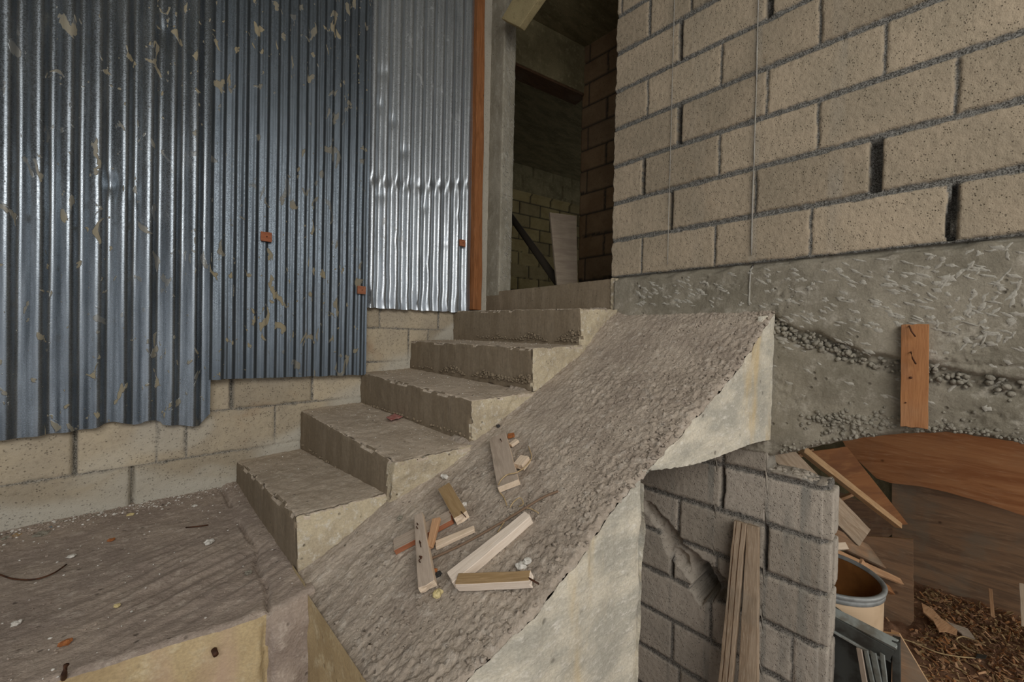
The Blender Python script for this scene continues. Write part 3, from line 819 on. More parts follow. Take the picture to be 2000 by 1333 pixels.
def d3(x, z, w_, a):
    k = round((x-.95)/.0745); zc = ony(700+(x-.95)*250, 350).z+.02*noise.noise((k*.9, 3, 1))-.03*math.sin((x-.95)*4)
    y = .006*math.exp(-((z-zc)/.010)**2)*w_+.004*math.exp(-((z-zc)/.008)**2)+.004*math.exp(-((z-zc+.03)/.05)**2)*noise.noise((x*30, z*30, 1))
    y += a*w_*.35*math.exp(-((z-zc)/.03)**2)
    for i, (dx, dz) in enumerate(((.08, 1.31), (.16, 1.25), (.10, 1.5), (.24, 1.1), (.3, .92), (.38, .8), (.1, .8), (.55, .6), (.2, .55), (.42, .45), (.65, .8))):
        d = math.hypot((x-.95-dx)/.022, (z-dz)/.03); y += .008*math.exp(-d*d)
    lowr = 1-sm(.14, .45, z); y += lowr*.007*noise.noise((x*18, z*9, 5)); 
    e = .010*lowr*noise.noise((k*.7, z*7, 2))
    # the foot is crushed
    y += .012*(1-sm(.14, .2, z))*noise.noise((x*45, z*20, 8))
    return y, e
S1 = sheet('corrugated_sheet', -2.2, .262, -.4, 2.68, .045, .073, .0115, TIN1, 'leftmost corrugated metal sheet, mud-splashed, reaching lowest down the wall', b1, d1, ph=.9)
S3 = sheet('corrugated_sheet', .945, 1.705, .14, 2.68, .05, .0745, .0125, TIN3, 'brightest corrugated metal sheet, dented with a creased band, beside the orange wooden post', b3, d3, ph=2.2)
S2 = sheet('corrugated_sheet', .252, .962, -.23, 2.68, .068, .042, .0032, TIN2, 'dull middle corrugated metal sheet overlapping its neighbours on both sides', b2, d2, ph=.4)
# nailed wooden washers
def washer(px, py, yoff, label):
    p = ony(px, py, YL-yoff); s = .023
    r = empty('wood_washer', p); tag(r, label, 'wood block')
    V, F = rough_box(bx(p.x-s, p.x+s, p.y-.006, p.y+.006, p.z-s*.95, p.z+s*.95), .006, .002, .0012, 60)
    own(obj('block', V, F, ORANGE, smooth=False), r)
    own(obj('nail', *tube([(p.x+.001, p.y+.03, p.z), (p.x+.001, p.y-.0075, p.z)], .003, 8), RUST), r)
washer(520, 463, .085, 'small orange wood block nailed on the dull middle corrugated sheet')
washer(706, 567, .088, 'small orange wood block nailed at the lower seam between two corrugated sheets')
washer(903, 475, .072, 'small orange wood block nailed on the bright corrugated sheet near the post')
# wooden post in the corner
pa, pb = ony(937, 612, 2.17), ony(940, 0, 2.17)
V, F = rough_box([(1.712, 2.17, .175), (1.782, 2.17, .175), (1.782, 2.225, .175), (1.712, 2.225, .175), (1.690, 2.17, 2.66), (1.755, 2.17, 2.66), (1.755, 2.225, 2.66), (1.690, 2.225, 2.66)], .03, .003, 0, 10)
V = [(x+.006*noise.noise((z*2.6, 1, 1))+.004*math.exp(-((z-.42)/.08)**2), y+.004*noise.noise((z*2, 5, 1)), z) for x, y, z in V]
po = obj('timber_post', V, F, None or m_wood('post_timber', '96623c', '805230', 'a8744a', 1, .05), smooth=False)
po.data.materials[0].node_tree.nodes['Mapping'].inputs['Scale'].default_value = (22, 22, 2.2)
tag(po, 'reddish timber post standing in the corner between bright sheet and concrete column', 'post')

# ------------------------------------------------------------------ column and brace by the doorway
yc = onx(981, 300).y; xe = ony(1004, 300, yc).x
V, F = rough_box([(XR-.004, yc, z6-.03), (xe, yc, z6-.03), (xe, YL+.03, z6-.03), (XR-.004, YL+.03, z6-.03),
                  (XR-.004, yc, 2.7), (xe, yc, 2.7), (xe, YL+.03, 2.7), (XR-.004, YL+.03, 2.7)], .014, .010, .003, 20)
colm = tag(obj('concrete_column', V, F, COL), 'narrow chisel-marked concrete column at the left side of the dark doorway', 'column')
mb = MB()
for i in range(260):
    z = random.uniform(.4, 2.45)
    x = random.uniform(XR+.012, xe-.01); a = random.gauss(-1.0 if z > 1.2 else -.6, .3); L = random.uniform(.012, .03); wd = random.uniform(.0014, .003)
    d = Vector((math.cos(a), 0, math.sin(a))); q = Vector((-math.sin(a), 0, math.cos(a))); c = Vector((x, yc-.0035, z)); V = []; F = []
    for k in range(5):
        t = k/2-1; V += [c+d*t*L/2+q*wd*(1-t*t), c+d*t*L/2+Vector((0, -.002, 0)), c+d*t*L/2-q*wd*(1-t*t)]
    for k in range(4): F += [(3*k, 3*k+3, 3*k+4, 3*k+1), (3*k+1, 3*k+4, 3*k+5, 3*k+2)]
    mb.add(V, F)
own(mb.build('chisel_marks', MARK), colm)['kind'] = 'stuff'
a0, a1, b0, b1_ = onx(979, 36, 1.80), onx(1014, 53, 1.80), onx(1000, 0, 1.80), onx(1050, 0, 1.80)
dl = (b0-a0); dr = (b1_-a1); b0 = a0+dl*5; b1_ = a1+(b1_-a1)*5*dl.length/dr.length*.98
bk = Vector((.05, 0, 0))
V, F = rough_box([a1, a1+bk, a0+bk, a0, b1_, b1_+bk, b0+bk, b0], .02, .005, .002, 20)
tag(obj('diagonal_brace', V, F, m_concrete('brace_concrete', 'a89a72', '998b66', '8a7d5c', 4, .002)), 'pale diagonal concrete brace springing from the column above the doorway', 'brace')

# ------------------------------------------------------------------ rooms: ceiling, floors, back room
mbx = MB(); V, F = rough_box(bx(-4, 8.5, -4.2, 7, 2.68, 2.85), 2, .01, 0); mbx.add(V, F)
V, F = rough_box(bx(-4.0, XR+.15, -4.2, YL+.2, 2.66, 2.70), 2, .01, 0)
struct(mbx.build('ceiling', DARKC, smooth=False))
struct(obj('light_blocker_1', *rough_box(bx(-4, 8.5, -4.2, -4.0, 1.15, 2.68), 1, .01, 0), DARKC, smooth=False))  # lintel added out of view to cut the high light from this side
struct(obj('light_blocker_2', *rough_box(bx(-4.0, -3.8, -4.0, YL, 1.0, 2.68), 1, .01, 0), DARKC, smooth=False))  # second added unseen lintel, darkens upper reflections in the metal sheets
def gf(x, y): return (x, y, lerp(ZB, ZF, sm(XR+.02, XR+.12, x))+.012*FR(x, y, 1, 5, 3)+(.018*FR(x, y, 4, 26, 2) if x > 1.9 else 0)), (0, .5, 0)
V, F, _ = grid(frange(-4, 1.0, .12)[:-1]+frange(1.0, 3.7, .022)+[8], frange(-4.2, -1.2, .15)[:-1]+frange(-1.2, .8, .022)+[1.2, 2.3], gf, back=(0, 0, -.2))
struct(obj('floor', V, F, EARTH))
V, F = rough_box(bx(XR+.12, 8.5, -4.2, 7, .16, z6), 2, .01, 0); struct(obj('floor_upper', V, F, DARKC, smooth=False))
# far room wall, 12 degrees off the stair direction
fd = Vector((.977, -.213, 0)); fn = Vector((-.213, -.977, 0)); fo = Vector((4.43, 4.51, 0))
FWR = {k: [(-6+.4*i+(.2 if k % 2 else 0), .004) for i in range(40)] for k in range(0, 13)}
ffun = wall_field('y', 0, -1, .33, FWR, hw=.006, depth=.012, seed=40)
def farf(u, z):
    p, c = ffun(u, z); q = fo+fd*p[0]+fn*(-p[1]); 
    if z > 2.25: q = q+fn*.05
    return (q.x, q.y, z), c
V, F, C_ = grid(frange(-3, 3.2, .02), frange(.33, 2.72, .018), farf)
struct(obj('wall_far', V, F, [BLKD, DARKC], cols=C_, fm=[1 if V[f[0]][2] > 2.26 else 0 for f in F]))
IWR = {k: [(-4+.4*i+(.2 if k % 2 else 0), .006) for i in range(20)] for k in range(0, 13)}
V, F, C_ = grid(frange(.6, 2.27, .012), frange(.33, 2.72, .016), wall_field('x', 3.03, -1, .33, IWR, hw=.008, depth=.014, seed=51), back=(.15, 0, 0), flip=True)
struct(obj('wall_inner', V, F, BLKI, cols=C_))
V, F = rough_box(bx(2.0, 2.12, YL+.02, 5.3, .16, 2.7), 2, .01, 0); struct(obj('wall_back', V, F, DARKC, smooth=False))
# beam under the back room ceiling with a red-brown formwork board
q0 = Vector((2.02, 2.46, 0)); q1 = Vector((3.05, 2.245, 0)); nb = Vector((.205, .98, 0))*.16
def beambox(za, zb, ex=0, n=nb): 
    return [tuple(p+Vector((0, 0, z))) for z in (za, zb) for p in (q0-nb*ex, q1-nb*ex, q1+n, q0+n)]
V, F = rough_box(beambox(2.26, 2.70), .03, .006, .004, 20)
tag(obj('ceiling_beam', V, F, DARKC), 'dark concrete ceiling beam inside the unlit back room', 'beam')
V, F = rough_box(beambox(2.235, 2.257), .06, .002, 0, 20)
tag(obj('formwork_board', V, F, DARKW, smooth=False), 'red-brown formwork board under the dark ceiling beam in the back room', 'board')
wb = [atD(1074, 415, 3.30), atD(1126, 422, 3.38), atD(1127, 575, 3.12), atD(1090, 575, 3.05)]
nn = (wb[1]-wb[0]).cross(wb[3]-wb[0]).normalized(); nn = nn if nn.dot(FW) < 0 else -nn
for q in (2, 3): wb[q] = wb[q]+(wb[q]-wb[3-q])*((wb[q].z-.34)/(wb[3-q].z-wb[q].z))
tag(plate('leaning_board', wb, .02, nn, m_wood('room_board', 'b0a08c', 'a09080', '8e7e6c', .5, .3)), 'pale tapered board leaning upright inside the dark back room', 'board')
tag(obj('leaning_pole', *tube([atD(985, 405, 4.1), atD(1095, 560, 3.25)], [.03, .035], 8), m_plain('dark_pole', '3a332a', .9)), 'dark pole leaning diagonally behind the pale board in the back room', 'pole')

# ------------------------------------------------------------------ red board nailed on the beam
nx = Vector((-1, 0, 0))
p0 = onx(1787, 634, XR-.04); p1 = onx(1785, 836, XR-.04)
rb = empty('nailed_board', (XR-.03, p1.y, p1.z)); tag(rb, 'short reddish board nailed upright on the grey concrete beam above the arch', 'board')
wd = abs(onx(1760, 700, XR-.04).y-onx(1815, 700, XR-.04).y)
board('plank', p0, p1, wd, .018, nx, REDW, parent=rb)
for (ax, ay, bx_, by) in ((1776, 637, 1788, 658), (1779, 688, 1789, 712)):
    a = onx(ax, ay, XR-.048); b = onx(bx_, by, XR-.056); own(obj('nail', *tube([a+Vector((.02, 0, 0)), a, (a+b)/2+Vector((-.004, .002, 0)), b], .0022, 6), RUST), rb)
h = onx(1779, 738, XR-.0405); own(obj('nail', *tube([h+Vector((.02, 0, 0)), h+Vector((-.003, 0, 0))], .004, 7), RUST), rb)
h = onx(1769, 787, XR-.0405); own(obj('nail', *tube([h+Vector((.02, 0, 0)), h+Vector((-.002, 0, 0))], .0025, 7), RUST), rb)

# ------------------------------------------------------------------ wood scraps on the sloped flank
def scrap(name, a, b, h0, w0, w1, th, mat, label, cat='wood scrap', h1=None, side=None, nrm=SN):
    p0 = onslope(*a, h0); p1 = onslope(*b, h0 if h1 is None else h1)
    r = empty(name, (p0+p1)/2); tag(r, label, cat)
    board('plank', p0, p1, w0, th, nrm, mat, w1, parent=r, side_mat=side)
    return r
def nail(r, px, py, h, dx, dy, L=.03, rad=.0015):
    a = onslope(px, py, h); b = onslope(px+dx, py+dy, h+.012); own(obj('nail', *tube([a-SN*.008, a+SN*.006, b], rad, 6), RUST), r)
r = scrap('wood_scrap', (971, 851), (992, 945), .034, .066, .070, .022, GREYW, 'widest grey board offcut on the sloped flank, highest of the large scraps', side=PALEW)
nail(r, 978, 860, .034, 2, 3)
scrap('wood_block', (1011, 907), (1025, 890), .034, .038, .036, .024, PALEW, 'small pale wood cube lying right of the widest board offcut')
scrap('wood_chip', (991, 851), (1003, 848), .024, .02, .02, .010, ORP, 'tiny orange chip at the top corner of the widest board offcut')
scrap('wood_chip', (996, 868), (1010, 858), .026, .018, .018, .012, PALEW, 'tiny pale wood chip between the orange chip and the pale wood cube')
r = scrap('wood_scrap', (866, 949), (899, 1006), .036, .042, .042, .028, BROWNW, 'short brown wood block with pale cut end and a nail, below the step corner', side=PALEW)
nail(r, 902, 1003, .03, 8, 8)
r = scrap('wood_scrap', (768, 1065), (880, 1006), .024, .050, .044, .018, GREYW, 'flat greyish board with orange edge lying under the nailed batten', side=ORANGE)
scrap('wood_stick', (851, 1012), (838, 1068), .046, .026, .018, .012, CHIPW, 'thin light brown stick beside the nailed batten', h1=.03)
r = scrap('nailed_batten', (816, 1004), (832, 1143), .052, .026, .044, .022, GREYW, 'weathered batten with two bent nails, crossing the flat greyish board', h1=.030, side=PALEW)
nail(r, 821, 1060, .046, 1, 9); nail(r, 821, 1090, .042, 3, -2); nail(r, 816, 1025, .05, 0, 1); nail(r, 815, 1032, .05, 0, 1); nail(r, 820, 1098, .04, 4, -8)
r = scrap('wood_scrap', (850, 1063), (925, 1031), .018, .026, .016, .012, PALEW, 'pale narrow splinter board right of the thin brown stick')
r = scrap('white_batten', (878, 1128), (1031, 1004), .034, .040, .028, .026, WHITEW, 'long whitish batten, the brightest and longest scrap on the flank', h1=.030)
r = scrap('wood_scrap', (891, 1131), (1034, 1125), .040, .030, .026, .026, BROWNW, 'brown-topped split block with pale front, resting against the long whitish batten', side=WHITEW)
nail(r, 1030, 1131, .03, 22, 10, rad=.0022)
def thing(name, vf, mat, label, cat, smooth=True): return tag(obj(name, vf[0], vf[1], mat, smooth=smooth), label, cat)
thing('metal_rod', tube(curve_pts([onslope(842, 1092, .012), onslope(905, 1063, .012), onslope(985, 1018, .014), onslope(1055, 975, .014), onslope(1090, 960, .012)]), (.0035), 7), m_plain('dusty_rod', '75604e', .9), 'thin dark rusty rod lying across the flank above the whitish batten', 'rod')
S_ = lambda px, py, h=.012: onslope(px, py, h)
thing('straw_string', tube(curve_pts([S_(990, 988), S_(984, 972), S_(974, 958), S_(976, 942, .045), S_(990, 928, .045), S_(1010, 923, .046), S_(1028, 910, .03), S_(1038, 893), S_(1032, 872)]), .0019, 5), STRAW, 'thin pale string looping over the widest board offcut', 'string')
thing('straw_string', tube(curve_pts([S_(972, 1040), S_(990, 1014), S_(1012, 1000), S_(1030, 993), S_(1044, 998), S_(1052, 1003)]), .0017, 5), STRAW, 'thin dry straw curving beside the upper end of the whitish batten', 'string')
thing('straw_string', tube(curve_pts([S_(996, 992), S_(1004, 980, .02), S_(1016, 973, .02), S_(1022, 984, .02), S_(1014, 990)]), .0017, 5), STRAW, 'tiny curl of dry straw above the end of the whitish batten', 'string')
def crumb(px, py, r, mat, label, cat='crumb', on='slope', z=ZLAND, flat=.6, h=.0):
    if on == 'slope': p = onslope(px, py, .006+h)
    else: p = onz(px, py, z+r*.3)
    return thing({'stone': 'stone', 'crumb': 'plaster_crumb', 'shard': 'plastic_shard', 'leaf': 'dry_leaf'}[cat], lump(p, r, flat, 2, .5), mat, label, cat, False)
crumb(1018, 1106, .013, WHITEP, 'lower white plaster crumb right of the whitish batten'); crumb(1031, 1096, .012, WHITEP, 'upper white plaster crumb right of the whitish batten')
crumb(973, 833, .010, BLACKP, 'dark stone just above the widest board offcut', 'stone'); crumb(848, 1115, .009, ORP, 'orange stone right of the nailed batten', 'stone')
crumb(856, 1122, .010, BLACKP, 'dark stone beside the orange stone near the nailed batten', 'stone')
crumb(855, 1160, .014, YELP, 'pale yellowish lump below the nailed batten', 'stone'); crumb(907, 985, .010, WHITEP, 'white crumb beside the short brown block')
crumb(868, 931, .013, WHITEP, 'white round crumb above the short brown block', h=.006)
crumb(782, 1012, .010, GRAV, 'grey stone above the flat greyish board', 'stone')

# ------------------------------------------------------------------ small litter on the treads and landing
p = onx(590, 803, XS[2]); zt2 = p.z+.006
pw = onz(772, 817, zt2+.003)
def wrapper(a, b, c, d, z, label, mat, name='paper_wrapper', cat='wrapper'):
    q = [onz(*k, z) for k in (a, b, c, d)]; V = []; F = []; n = 8
    for j in range(n+1):
        for i in range(n+1):
            m_ = q[0].lerp(q[1], i/n).lerp(q[3].lerp(q[2], i/n), j/n); V.append(m_+Vector((0, 0, .004*noise.noise((i*.5, j*.5, a[0]))+.003)))
    F = [(j*(n+1)+i, j*(n+1)+i+1, (j+1)*(n+1)+i+1, (j+1)*(n+1)+i) for j in range(n) for i in range(n)]
    o = obj(name, V, F, mat); s = o.modifiers.new('thickness', 'SOLIDIFY'); s.thickness = .0008
    return tag(o, label, cat)
wrapper((754, 817), (772, 809), (787, 816), (764, 823), zt2+.002, 'small pink wrapper lying on the second tread', PINK)
zt1 = onx(455, 893, XS[1]).z+.006
L = ZLAND+.004
for a in [(380, 989, .010, WHITEP, 'white stone on the landing nearest the wall and first step', 'stone'), (224, 1006, .011, WHITEP, 'white stone at the foot of the block wall, left of a yellow crumb', 'stone'),
          (255, 1006, .011, YELP, 'yellow crumb at the foot of the block wall', 'crumb'), (98, 1033, .010, BLUEP, 'blue plastic shard on the landing near the wall', 'shard'),
          (80, 1044, .016, GRAV, 'large grey stone just left of the blue shard', 'stone'), (217, 1055, .009, ORP, 'orange-brown chip on the middle of the landing', 'crumb'),
          (409, 1059, .011, WHITEP, 'white stone on the landing close to the first riser', 'stone'), (139, 1087, .008, WHITEP, 'small white crumb on the left of the landing', 'crumb'),
          (32, 1218, .009, WHITEP, 'white stone at the far left front of the landing', 'stone'), (127, 1256, .009, ORP, 'pinkish orange chip near the front edge of the landing', 'crumb'),
          (228, 1184, .007, YELP, 'small pale crumb near the middle front of the landing', 'crumb'), (33, 1047, .012, BROWNW, 'brown lump by the wall at the left edge of the landing', 'stone'),
          (118, 1022, .016, GRAV, 'grey flat stone against the wall right of the blue shard', 'stone'), (12, 1052, .012, GRAV, 'grey stone by the wall at the very left edge', 'stone'),
          (190, 1008, .010, GRAV, 'grey stone at the wall foot left of the white stone', 'stone'), (485, 1119, .010, GRAV, 'grey stone by the cracked fillet near the first riser', 'stone')]:
    crumb(a[0], a[1], a[2], a[3], a[4], a[5], 'z', L)
for a in [(580, 925, .012, 'dark dry leaf crumb in the middle of the first tread'), (683, 960, .014, 'dark dry leaf crumb near the outer end of the first tread')]:
    crumb(a[0], a[1], a[2], BLACKP, a[3], 'leaf', 'z', zt1, .35)
thing('twig', tube([onz(363, 1031, L+.003), onz(385, 1029, L+.006), onz(407, 1026, L+.003)], .0022, 6), RUST, 'thin dark twig lying on the landing near the wall', 'twig')
thing('bent_wire', tube(curve_pts([onz(-20, 1115, L+.004), onz(5, 1125, L+.004), onz(30, 1132, L+.006), onz(70, 1132, L+.006), onz(105, 1120, L+.006), onz(130, 1103, L+.004)]), .0022, 6), RUST, 'curved dark wire lying at the left edge of the landing', 'wire')
g = MB()
for _ in range(1700):
    if random.random() < .6: x = random.uniform(-.6, .36); y = 2.235-abs(random.gauss(0, .05))
    else: x = random.uniform(-.7, .36); y = random.uniform(1.25, 2.2)
    r = random.uniform(.0012, .0042)*(1.2 if y > 2.1 else .8); v, f = lump((x, y, lf(x, (y-1.2)/1.07)[0][2]+r*.3), r, .7, 0, .3); g.add(v, f, random.choice([0, 0, 0, 1]))
tag(g.build('landing_gravel', [LANDM, WHITEP], smooth=False), 'fine gravel and dust scattered on the landing along the wall foot', 'gravel', kind='stuff')
g = MB()
for i in range(1, 5):
    for _ in range(150):
        x = random.uniform(XS[i]+.03, XE[i]-.01 if i < 5 else 1.9); y = random.uniform(1.25, 2.2); zt = lerp(onx(*SP[i][1], XS[i]).z, onx(*SP[i][0], XS[i]).z, (y-1.2)/1.05)+.012*(x-XS[i])/.3
        r = random.uniform(.001, .003); v, f = lump((x, y, zt+r*.5), r, .7, 0, .3); g.add(v, f, random.choice([0, 0, 1]))
tag(g.build('tread_grit', [TREAD, WHITEP], smooth=False), 'fine grit scattered over the stair treads', 'grit', kind='stuff')

# ------------------------------------------------------------------ planks leaning on the low wall
def lean(name, a, b, w0, w1, th, Xa, Xb, mat, label):
    p0 = onx(*a, Xa); p1 = onx(*b, Xb); d = p1-p0; p1 = p0+d*((p0.z-ZB-.01)/(-d.z))
    r = empty(name, p1); tag(r, label, 'plank')
    n_ = Vector((-1, 0, -.08)); board('plank', p0, p1, w0, th, n_, mat, w1, parent=r, amp=.002, ragged=.006); return r, p0, p1
r, a, b = lean('leaning_plank', (1445, 1021), (1416, 1333), .045, .052, .028, XR-.055, XR-.14, PLNK, 'narrow grooved plank leaning on the low block wall, left of a wider plank')
for s in (-.008, .012):
    q = Vector((-.0006, 0, 0)); own(obj('groove', *tube([a.lerp(b, t)+Vector((.0002, s+.002*math.sin(t*9), 0)) for t in [i/20 for i in range(21)]], .0016, 5), DARKW), r)
lean('leaning_plank', (1470, 1029), (1460, 1333), .042, .085, .026, XR-.045, XR-.125, PLNK, 'wider dusty plank leaning on the low block wall, right of the grooved plank')

# ------------------------------------------------------------------ store room beyond the arch
tag(plate('plywood_sheet', [onx(x, y, 3.5) for x, y in [(1640, 820), (2140, 720), (2140, 1048), (2000, 1008), (1930, 985), (1850, 962), (1800, 951), (1740, 944), (1712, 935), (1655, 880), (1640, 850)]], .018, nx, PLYO, PLYE), 'large orange plywood panel with curved lower edge behind the arch', 'plywood')
low = [onx(x, y, 3.6) for x, y in [(1742, 930), (2160, 960), (2160, 1300), (2000, 1236), (1790, 1163), (1742, 1150)]]
tag(plate('plywood_sheet', low, .018, nx, PLYG, PLYE), 'large dirty brown plywood sheet under the orange panel at the back', 'plywood')
struct(obj('wall_store', *rough_box(bx(3.66, 3.8, -2.6, 3.0, ZF, .2), .5, .01, 0), DARKC, smooth=False))
p0, p1 = onx(1786, 1164, 3.56), onx(2150, 1290, 3.56)
r = board('base_batten', p0, p1, .06, .03, nx, PLNK); tag(r, 'long batten along the foot of the dirty plywood sheet', 'batten')
tag(plate('plywood_offcut', [onx(x, y, 3.0) for x, y in [(1650, 1046), (1783, 1054), (1785, 1212), (1779, 1222), (1768, 1226), (1765, 1240), (1700, 1226), (1650, 1200)]], .012, nx, PLYG, PLYE), 'upright dirty plywood offcut with chipped lower corner beside the drum', 'plywood')
tri = [atD(1575, 884, 1.95), atD(1654, 873, 2.05), atD(1774, 1025, 2.15), atD(1764, 1027, 2.12)]
nt = (tri[1]-tri[0]).cross(tri[2]-tri[0]).normalized(); nt = nt if nt.dot(FW) < 0 else -nt
tag(plate('plywood_triangle', tri, .008, nt, m_wood('brown_ply', '8a5c38', '70482c', '9c7048', .5, .1, .8, True), PLYE), 'dark brown triangular plywood piece hanging at a slant under the arch', 'plywood')
tag(board('slanting_timber', atD(1572, 878, 1.90), atD(1762, 1028, 2.08), .035, .03, -FW+UP*.5, PLYE, .028), 'long pale splintered timber slanting down under the arch', 'timber')
tag(board('tilted_board', atD(1515, 872, 1.75), atD(1690, 1052, 1.9), .10, .02, -FW+RT*.2, PLNK), 'greyish board tilted behind the end of the low wall', 'board')
tag(board('cross_batten', atD(1530, 905, 2.3), atD(1590, 880, 2.3), .02, .02, -FW, CHIPW), 'short upper cross batten in the dark gap under the arch', 'batten')
tag(board('cross_batten', atD(1640, 978, 2.3), atD(1680, 962, 2.3), .018, .02, -FW, CHIPW), 'short lower cross batten behind the tilted board', 'batten')
tag(plate('dark_plywood', [atD(x, y, 2.6) for x, y in [(1560, 940), (1650, 965), (1770, 1025), (1720, 1060), (1560, 1060)]], .01, -FW, DARKW), 'dark brown panel behind the slanting timber', 'panel')
tag(board('wood_scrap', atD(1635, 1082, 1.98), atD(1762, 1136, 2.1), .055, .012, -FW+UP*1.2, CHIPW, .03), 'long pointed wood scrap lying above the drum', 'wood scrap')
tag(board('wood_scrap', atD(1684, 1098, 1.93), atD(1706, 1128, 1.96), .03, .012, -FW+UP*.6, CHIPW), 'short wood scrap tilted against the drum rim', 'wood scrap')
tag(board('wood_scrap', atD(1628, 1068, 1.90), atD(1655, 1066, 1.9), .03, .03, -FW+UP*.8, PALEW), 'small pale block end above the drum by the low wall', 'wood scrap')
tag(board('wood_scrap', atD(1625, 1045, 2.15), atD(1772, 1115, 2.25), .10, .015, -FW+UP*1.0, PLYG), 'wide brown scrap board above the pointed scrap', 'wood scrap')
tag(board('wood_scrap', atD(1700, 1128, 2.12), atD(1775, 1172, 2.2), .035, .02, -FW+UP*1.0, REDW), 'reddish scrap stuck behind the drum', 'wood scrap')
# drum
DC = Vector((2.27, .30, ZF)); DR = .205; DH = .48
dr = empty('cardboard_drum', DC); tag(dr, 'open tan cardboard drum with a blue-grey rim behind the low wall', 'drum')
def lathe(prof, n=56):
    V = []; F = []
    for r_, z_ in prof: V += [DC+Vector((r_*math.cos(2*math.pi*k/n), r_*math.sin(2*math.pi*k/n), z_)) for k in range(n)]
    for i in range(len(prof)-1):
        for k in range(n): F.append((i*n+k, i*n+(k+1) % n, (i+1)*n+(k+1) % n, (i+1)*n+k))
    return V, F
own(obj('drum_body', *lathe([(0, .01), (DR-.004, .01), (DR, .02), (DR, DH-.03)]), BARREL), dr)
own(obj('drum_lining', *lathe([(DR-.006, DH-.005), (DR-.006, .02), (0, .02)]), BARIN), dr)
own(obj('drum_rim', *lathe([(DR+.001, DH-.038), (DR+.005, DH-.036), (DR+.005, DH-.022), (DR+.002, DH-.018), (DR+.008, DH-.014), (DR+.010, DH-.004), (DR+.004, DH+.002), (DR-.006, DH), (DR-.008, DH-.012)]), RIM), dr)
# metal window frame leaning behind the pier
XW = 2.03
A_, B_ = onx(1610, 1186, XW+.02), onx(1752, 1258, XW); 
wf = empty('metal_window_frame', (XW, B_.y, ZF)); tag(wf, 'old grey metal window frame with loose slats leaning behind the low wall', 'window frame')
own(board('top_rail', A_, B_, .035, .03, Vector((-.6, 0, .8)), METAL), wf)
own(board('front_rail', onx(1605, 1205, XW-.005), onx(1742, 1284, XW-.005), .05, .012, nx, METDK), wf)
own(board('inner_rail', onx(1610, 1225, XW-.012), onx(1725, 1292, XW-.012), .010, .01, nx, METAL), wf)
e0 = onx(1750, 1255, XW); e1 = Vector((XW-.02, onx(1757, 1333, XW).y, ZF+.01))
own(board('side_rail', e0, e1, .022, .05, nx, METDK), wf)
for (x0, y0, x1, w_, m_) in ((1677, 1268, 1688, .018, GREYW), (1690, 1272, 1703, .014, METAL), (1704, 1275, 1716, .020, METAL), (1722, 1278, 1728, .014, METAL)):
    a = onx(x0, y0, XW-.02); b = onx(x1, 1333, XW-.025); d = b-a; b = a+d*((a.z-ZF-.015)/(-d.z)); own(board('slat', a, b, w_, .006, Vector((-1, .5, 0)), m_), wf)
own(obj('backing', *rough_box([(XW+.035, e0.y+.01, ZF+.01), (XW+.045, e0.y+.01, ZF+.01), (XW+.045, .3, ZF+.01), (XW+.035, .3, ZF+.01), (XW+.035, e0.y+.01, e0.z-.05), (XW+.045, e0.y+.01, e0.z-.05), (XW+.045, .3, e0.z+.05), (XW+.035, .3, e0.z+.05)], .1, .002, 0), METDK, smooth=False), wf)
tp = [onx(1757, 1240, 2.25), onx(1812, 1333, 2.25)]
tp2 = [tp[0], tp[0]+(tp[1]-tp[0])*((tp[0].z-ZF)/(tp[0].z-tp[1].z)), Vector((2.25, tp[0].y+.05, ZF)), Vector((2.25, tp[0].y+.05, tp[0].z-.02))]
tag(plate('plywood_offcut', tp2, .012, nx, PLYG, PLYE), 'slanted plywood corner standing behind the metal window frame', 'plywood')
# debris
def flat_piece(name, pts, label, cat, mat, D=None, th=.006):
    q = [onz(*p, ZF+.02+.05*h) for p, h in pts]; nrm = (q[1]-q[0]).cross(q[2]-q[0]).normalized(); nrm = nrm if nrm.z > 0 else -nrm
    return tag(plate(name, q, th, nrm, mat), label, cat)
flat_piece('torn_board', [((1800, 1178), 1.2), ((1822, 1190), 1.0), ((1838, 1208), .8), ((1868, 1236), .2), ((1866, 1246), .1), ((1845, 1240), .2), ((1832, 1240), .3), ((1822, 1215), .7), ((1803, 1195), 1.1)], 'torn pale board fragment lying on the earth in the middle', 'fragment', CHIPW)
flat_piece('torn_board', [((1740, 1230), .4), ((1756, 1236), .3), ((1754, 1246), .2), ((1741, 1243), .3)], 'small pale fragment by the window frame corner', 'fragment', CHIPW)
flat_piece('torn_board', [((1850, 1215), .5), ((1890, 1228), .3), ((1905, 1248), .1), ((1880, 1240), .2)], 'grey fragment lying right of the torn pale board', 'fragment', GREYW)
tag(board('thin_stick', onx(1934, 1150, 3.42), onx(1939, 1206, 3.30), .014, .008, nx, CHIPW), 'small pale stick leaning on the dirty plywood sheet', 'stick')
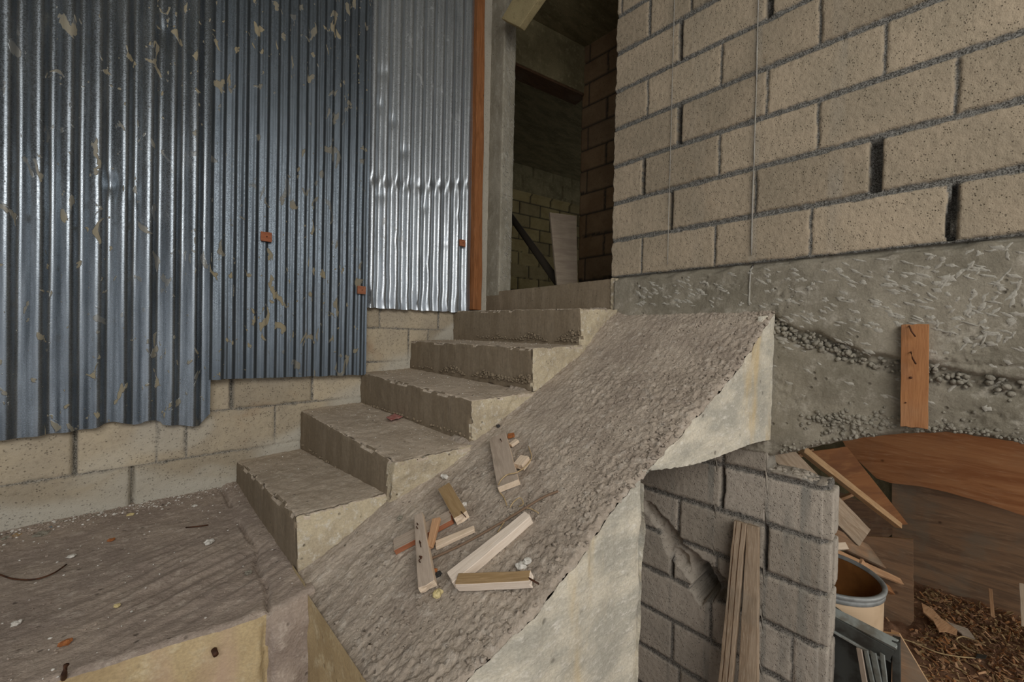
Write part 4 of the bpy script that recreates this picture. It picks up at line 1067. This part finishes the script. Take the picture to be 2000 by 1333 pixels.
tag(board('thin_stick', onx(1996, 1140, 3.42), onx(2001, 1225, 3.30), .02, .01, nx, PALEW), 'pale stick at the right edge leaning on the dirty plywood', 'stick')
G_ = lambda x, y, h=.035: onz(x, y, ZF+h)
thing('straw_string', tube(curve_pts([G_(1752, 1245), G_(1790, 1258), G_(1830, 1275), G_(1870, 1283), G_(1905, 1286)]), .003, 5), STRAW, 'long pale string lying across the bare earth', 'string')
thing('straw_string', tube(curve_pts([G_(1905, 1275), G_(1880, 1262), G_(1868, 1250), G_(1880, 1244), G_(1905, 1252), G_(1925, 1262)]), .003, 5), STRAW, 'looped pale string beside the wood shavings', 'string')
thing('dark_block', rough_box([G_(1905, 1286, .02), G_(1925, 1288, .02), G_(1928, 1280, .02), G_(1908, 1278, .02), G_(1905, 1286, .05), G_(1925, 1288, .05), G_(1928, 1280, .05), G_(1908, 1278, .05)], .01, .002, .002), METDK, 'small dark grey block on the wood shavings', 'block')
g = MB()
for _ in range(7000):
    t = random.random()
    x = random.uniform(2.2, 3.55); y = random.uniform(-.75, .5)
    dens = 1 if y < -.02+.12*noise.noise((x*3, y*3, 1)) else .10
    if random.random() > dens: continue
    L_ = random.uniform(.004, .019); w_ = random.uniform(.002, .006); z = gf(x, y)[0][2]+random.uniform(.002, .02)
    R_ = Matrix.Rotation(random.uniform(0, 6.28), 3, 'Z') @ Matrix.Rotation(random.gauss(0, .5), 3, 'Y') @ Matrix.Rotation(random.gauss(0, .5), 3, 'X')
    V = [Vector((x, y, z))+R_@Vector(q) for q in ((-L_, -w_, 0), (L_, -w_, .002), (L_, w_, .002), (-L_, w_, 0), (-L_, -w_, .0018), (L_, -w_*.7, .004), (L_, w_*.7, .004), (-L_, w_, .0018))]
    g.add(V, [(3, 2, 1, 0), (4, 5, 6, 7), (0, 1, 5, 4), (1, 2, 6, 5), (2, 3, 7, 6), (3, 0, 4, 7)], random.choice([0, 1, 2, 3, 3]))
tag(g.build('wood_shavings', [CHIPW, REDW, EARTH, BROWNW], smooth=False), 'reddish brown wood chips and shavings covering the earth floor', 'wood chips', kind='stuff')
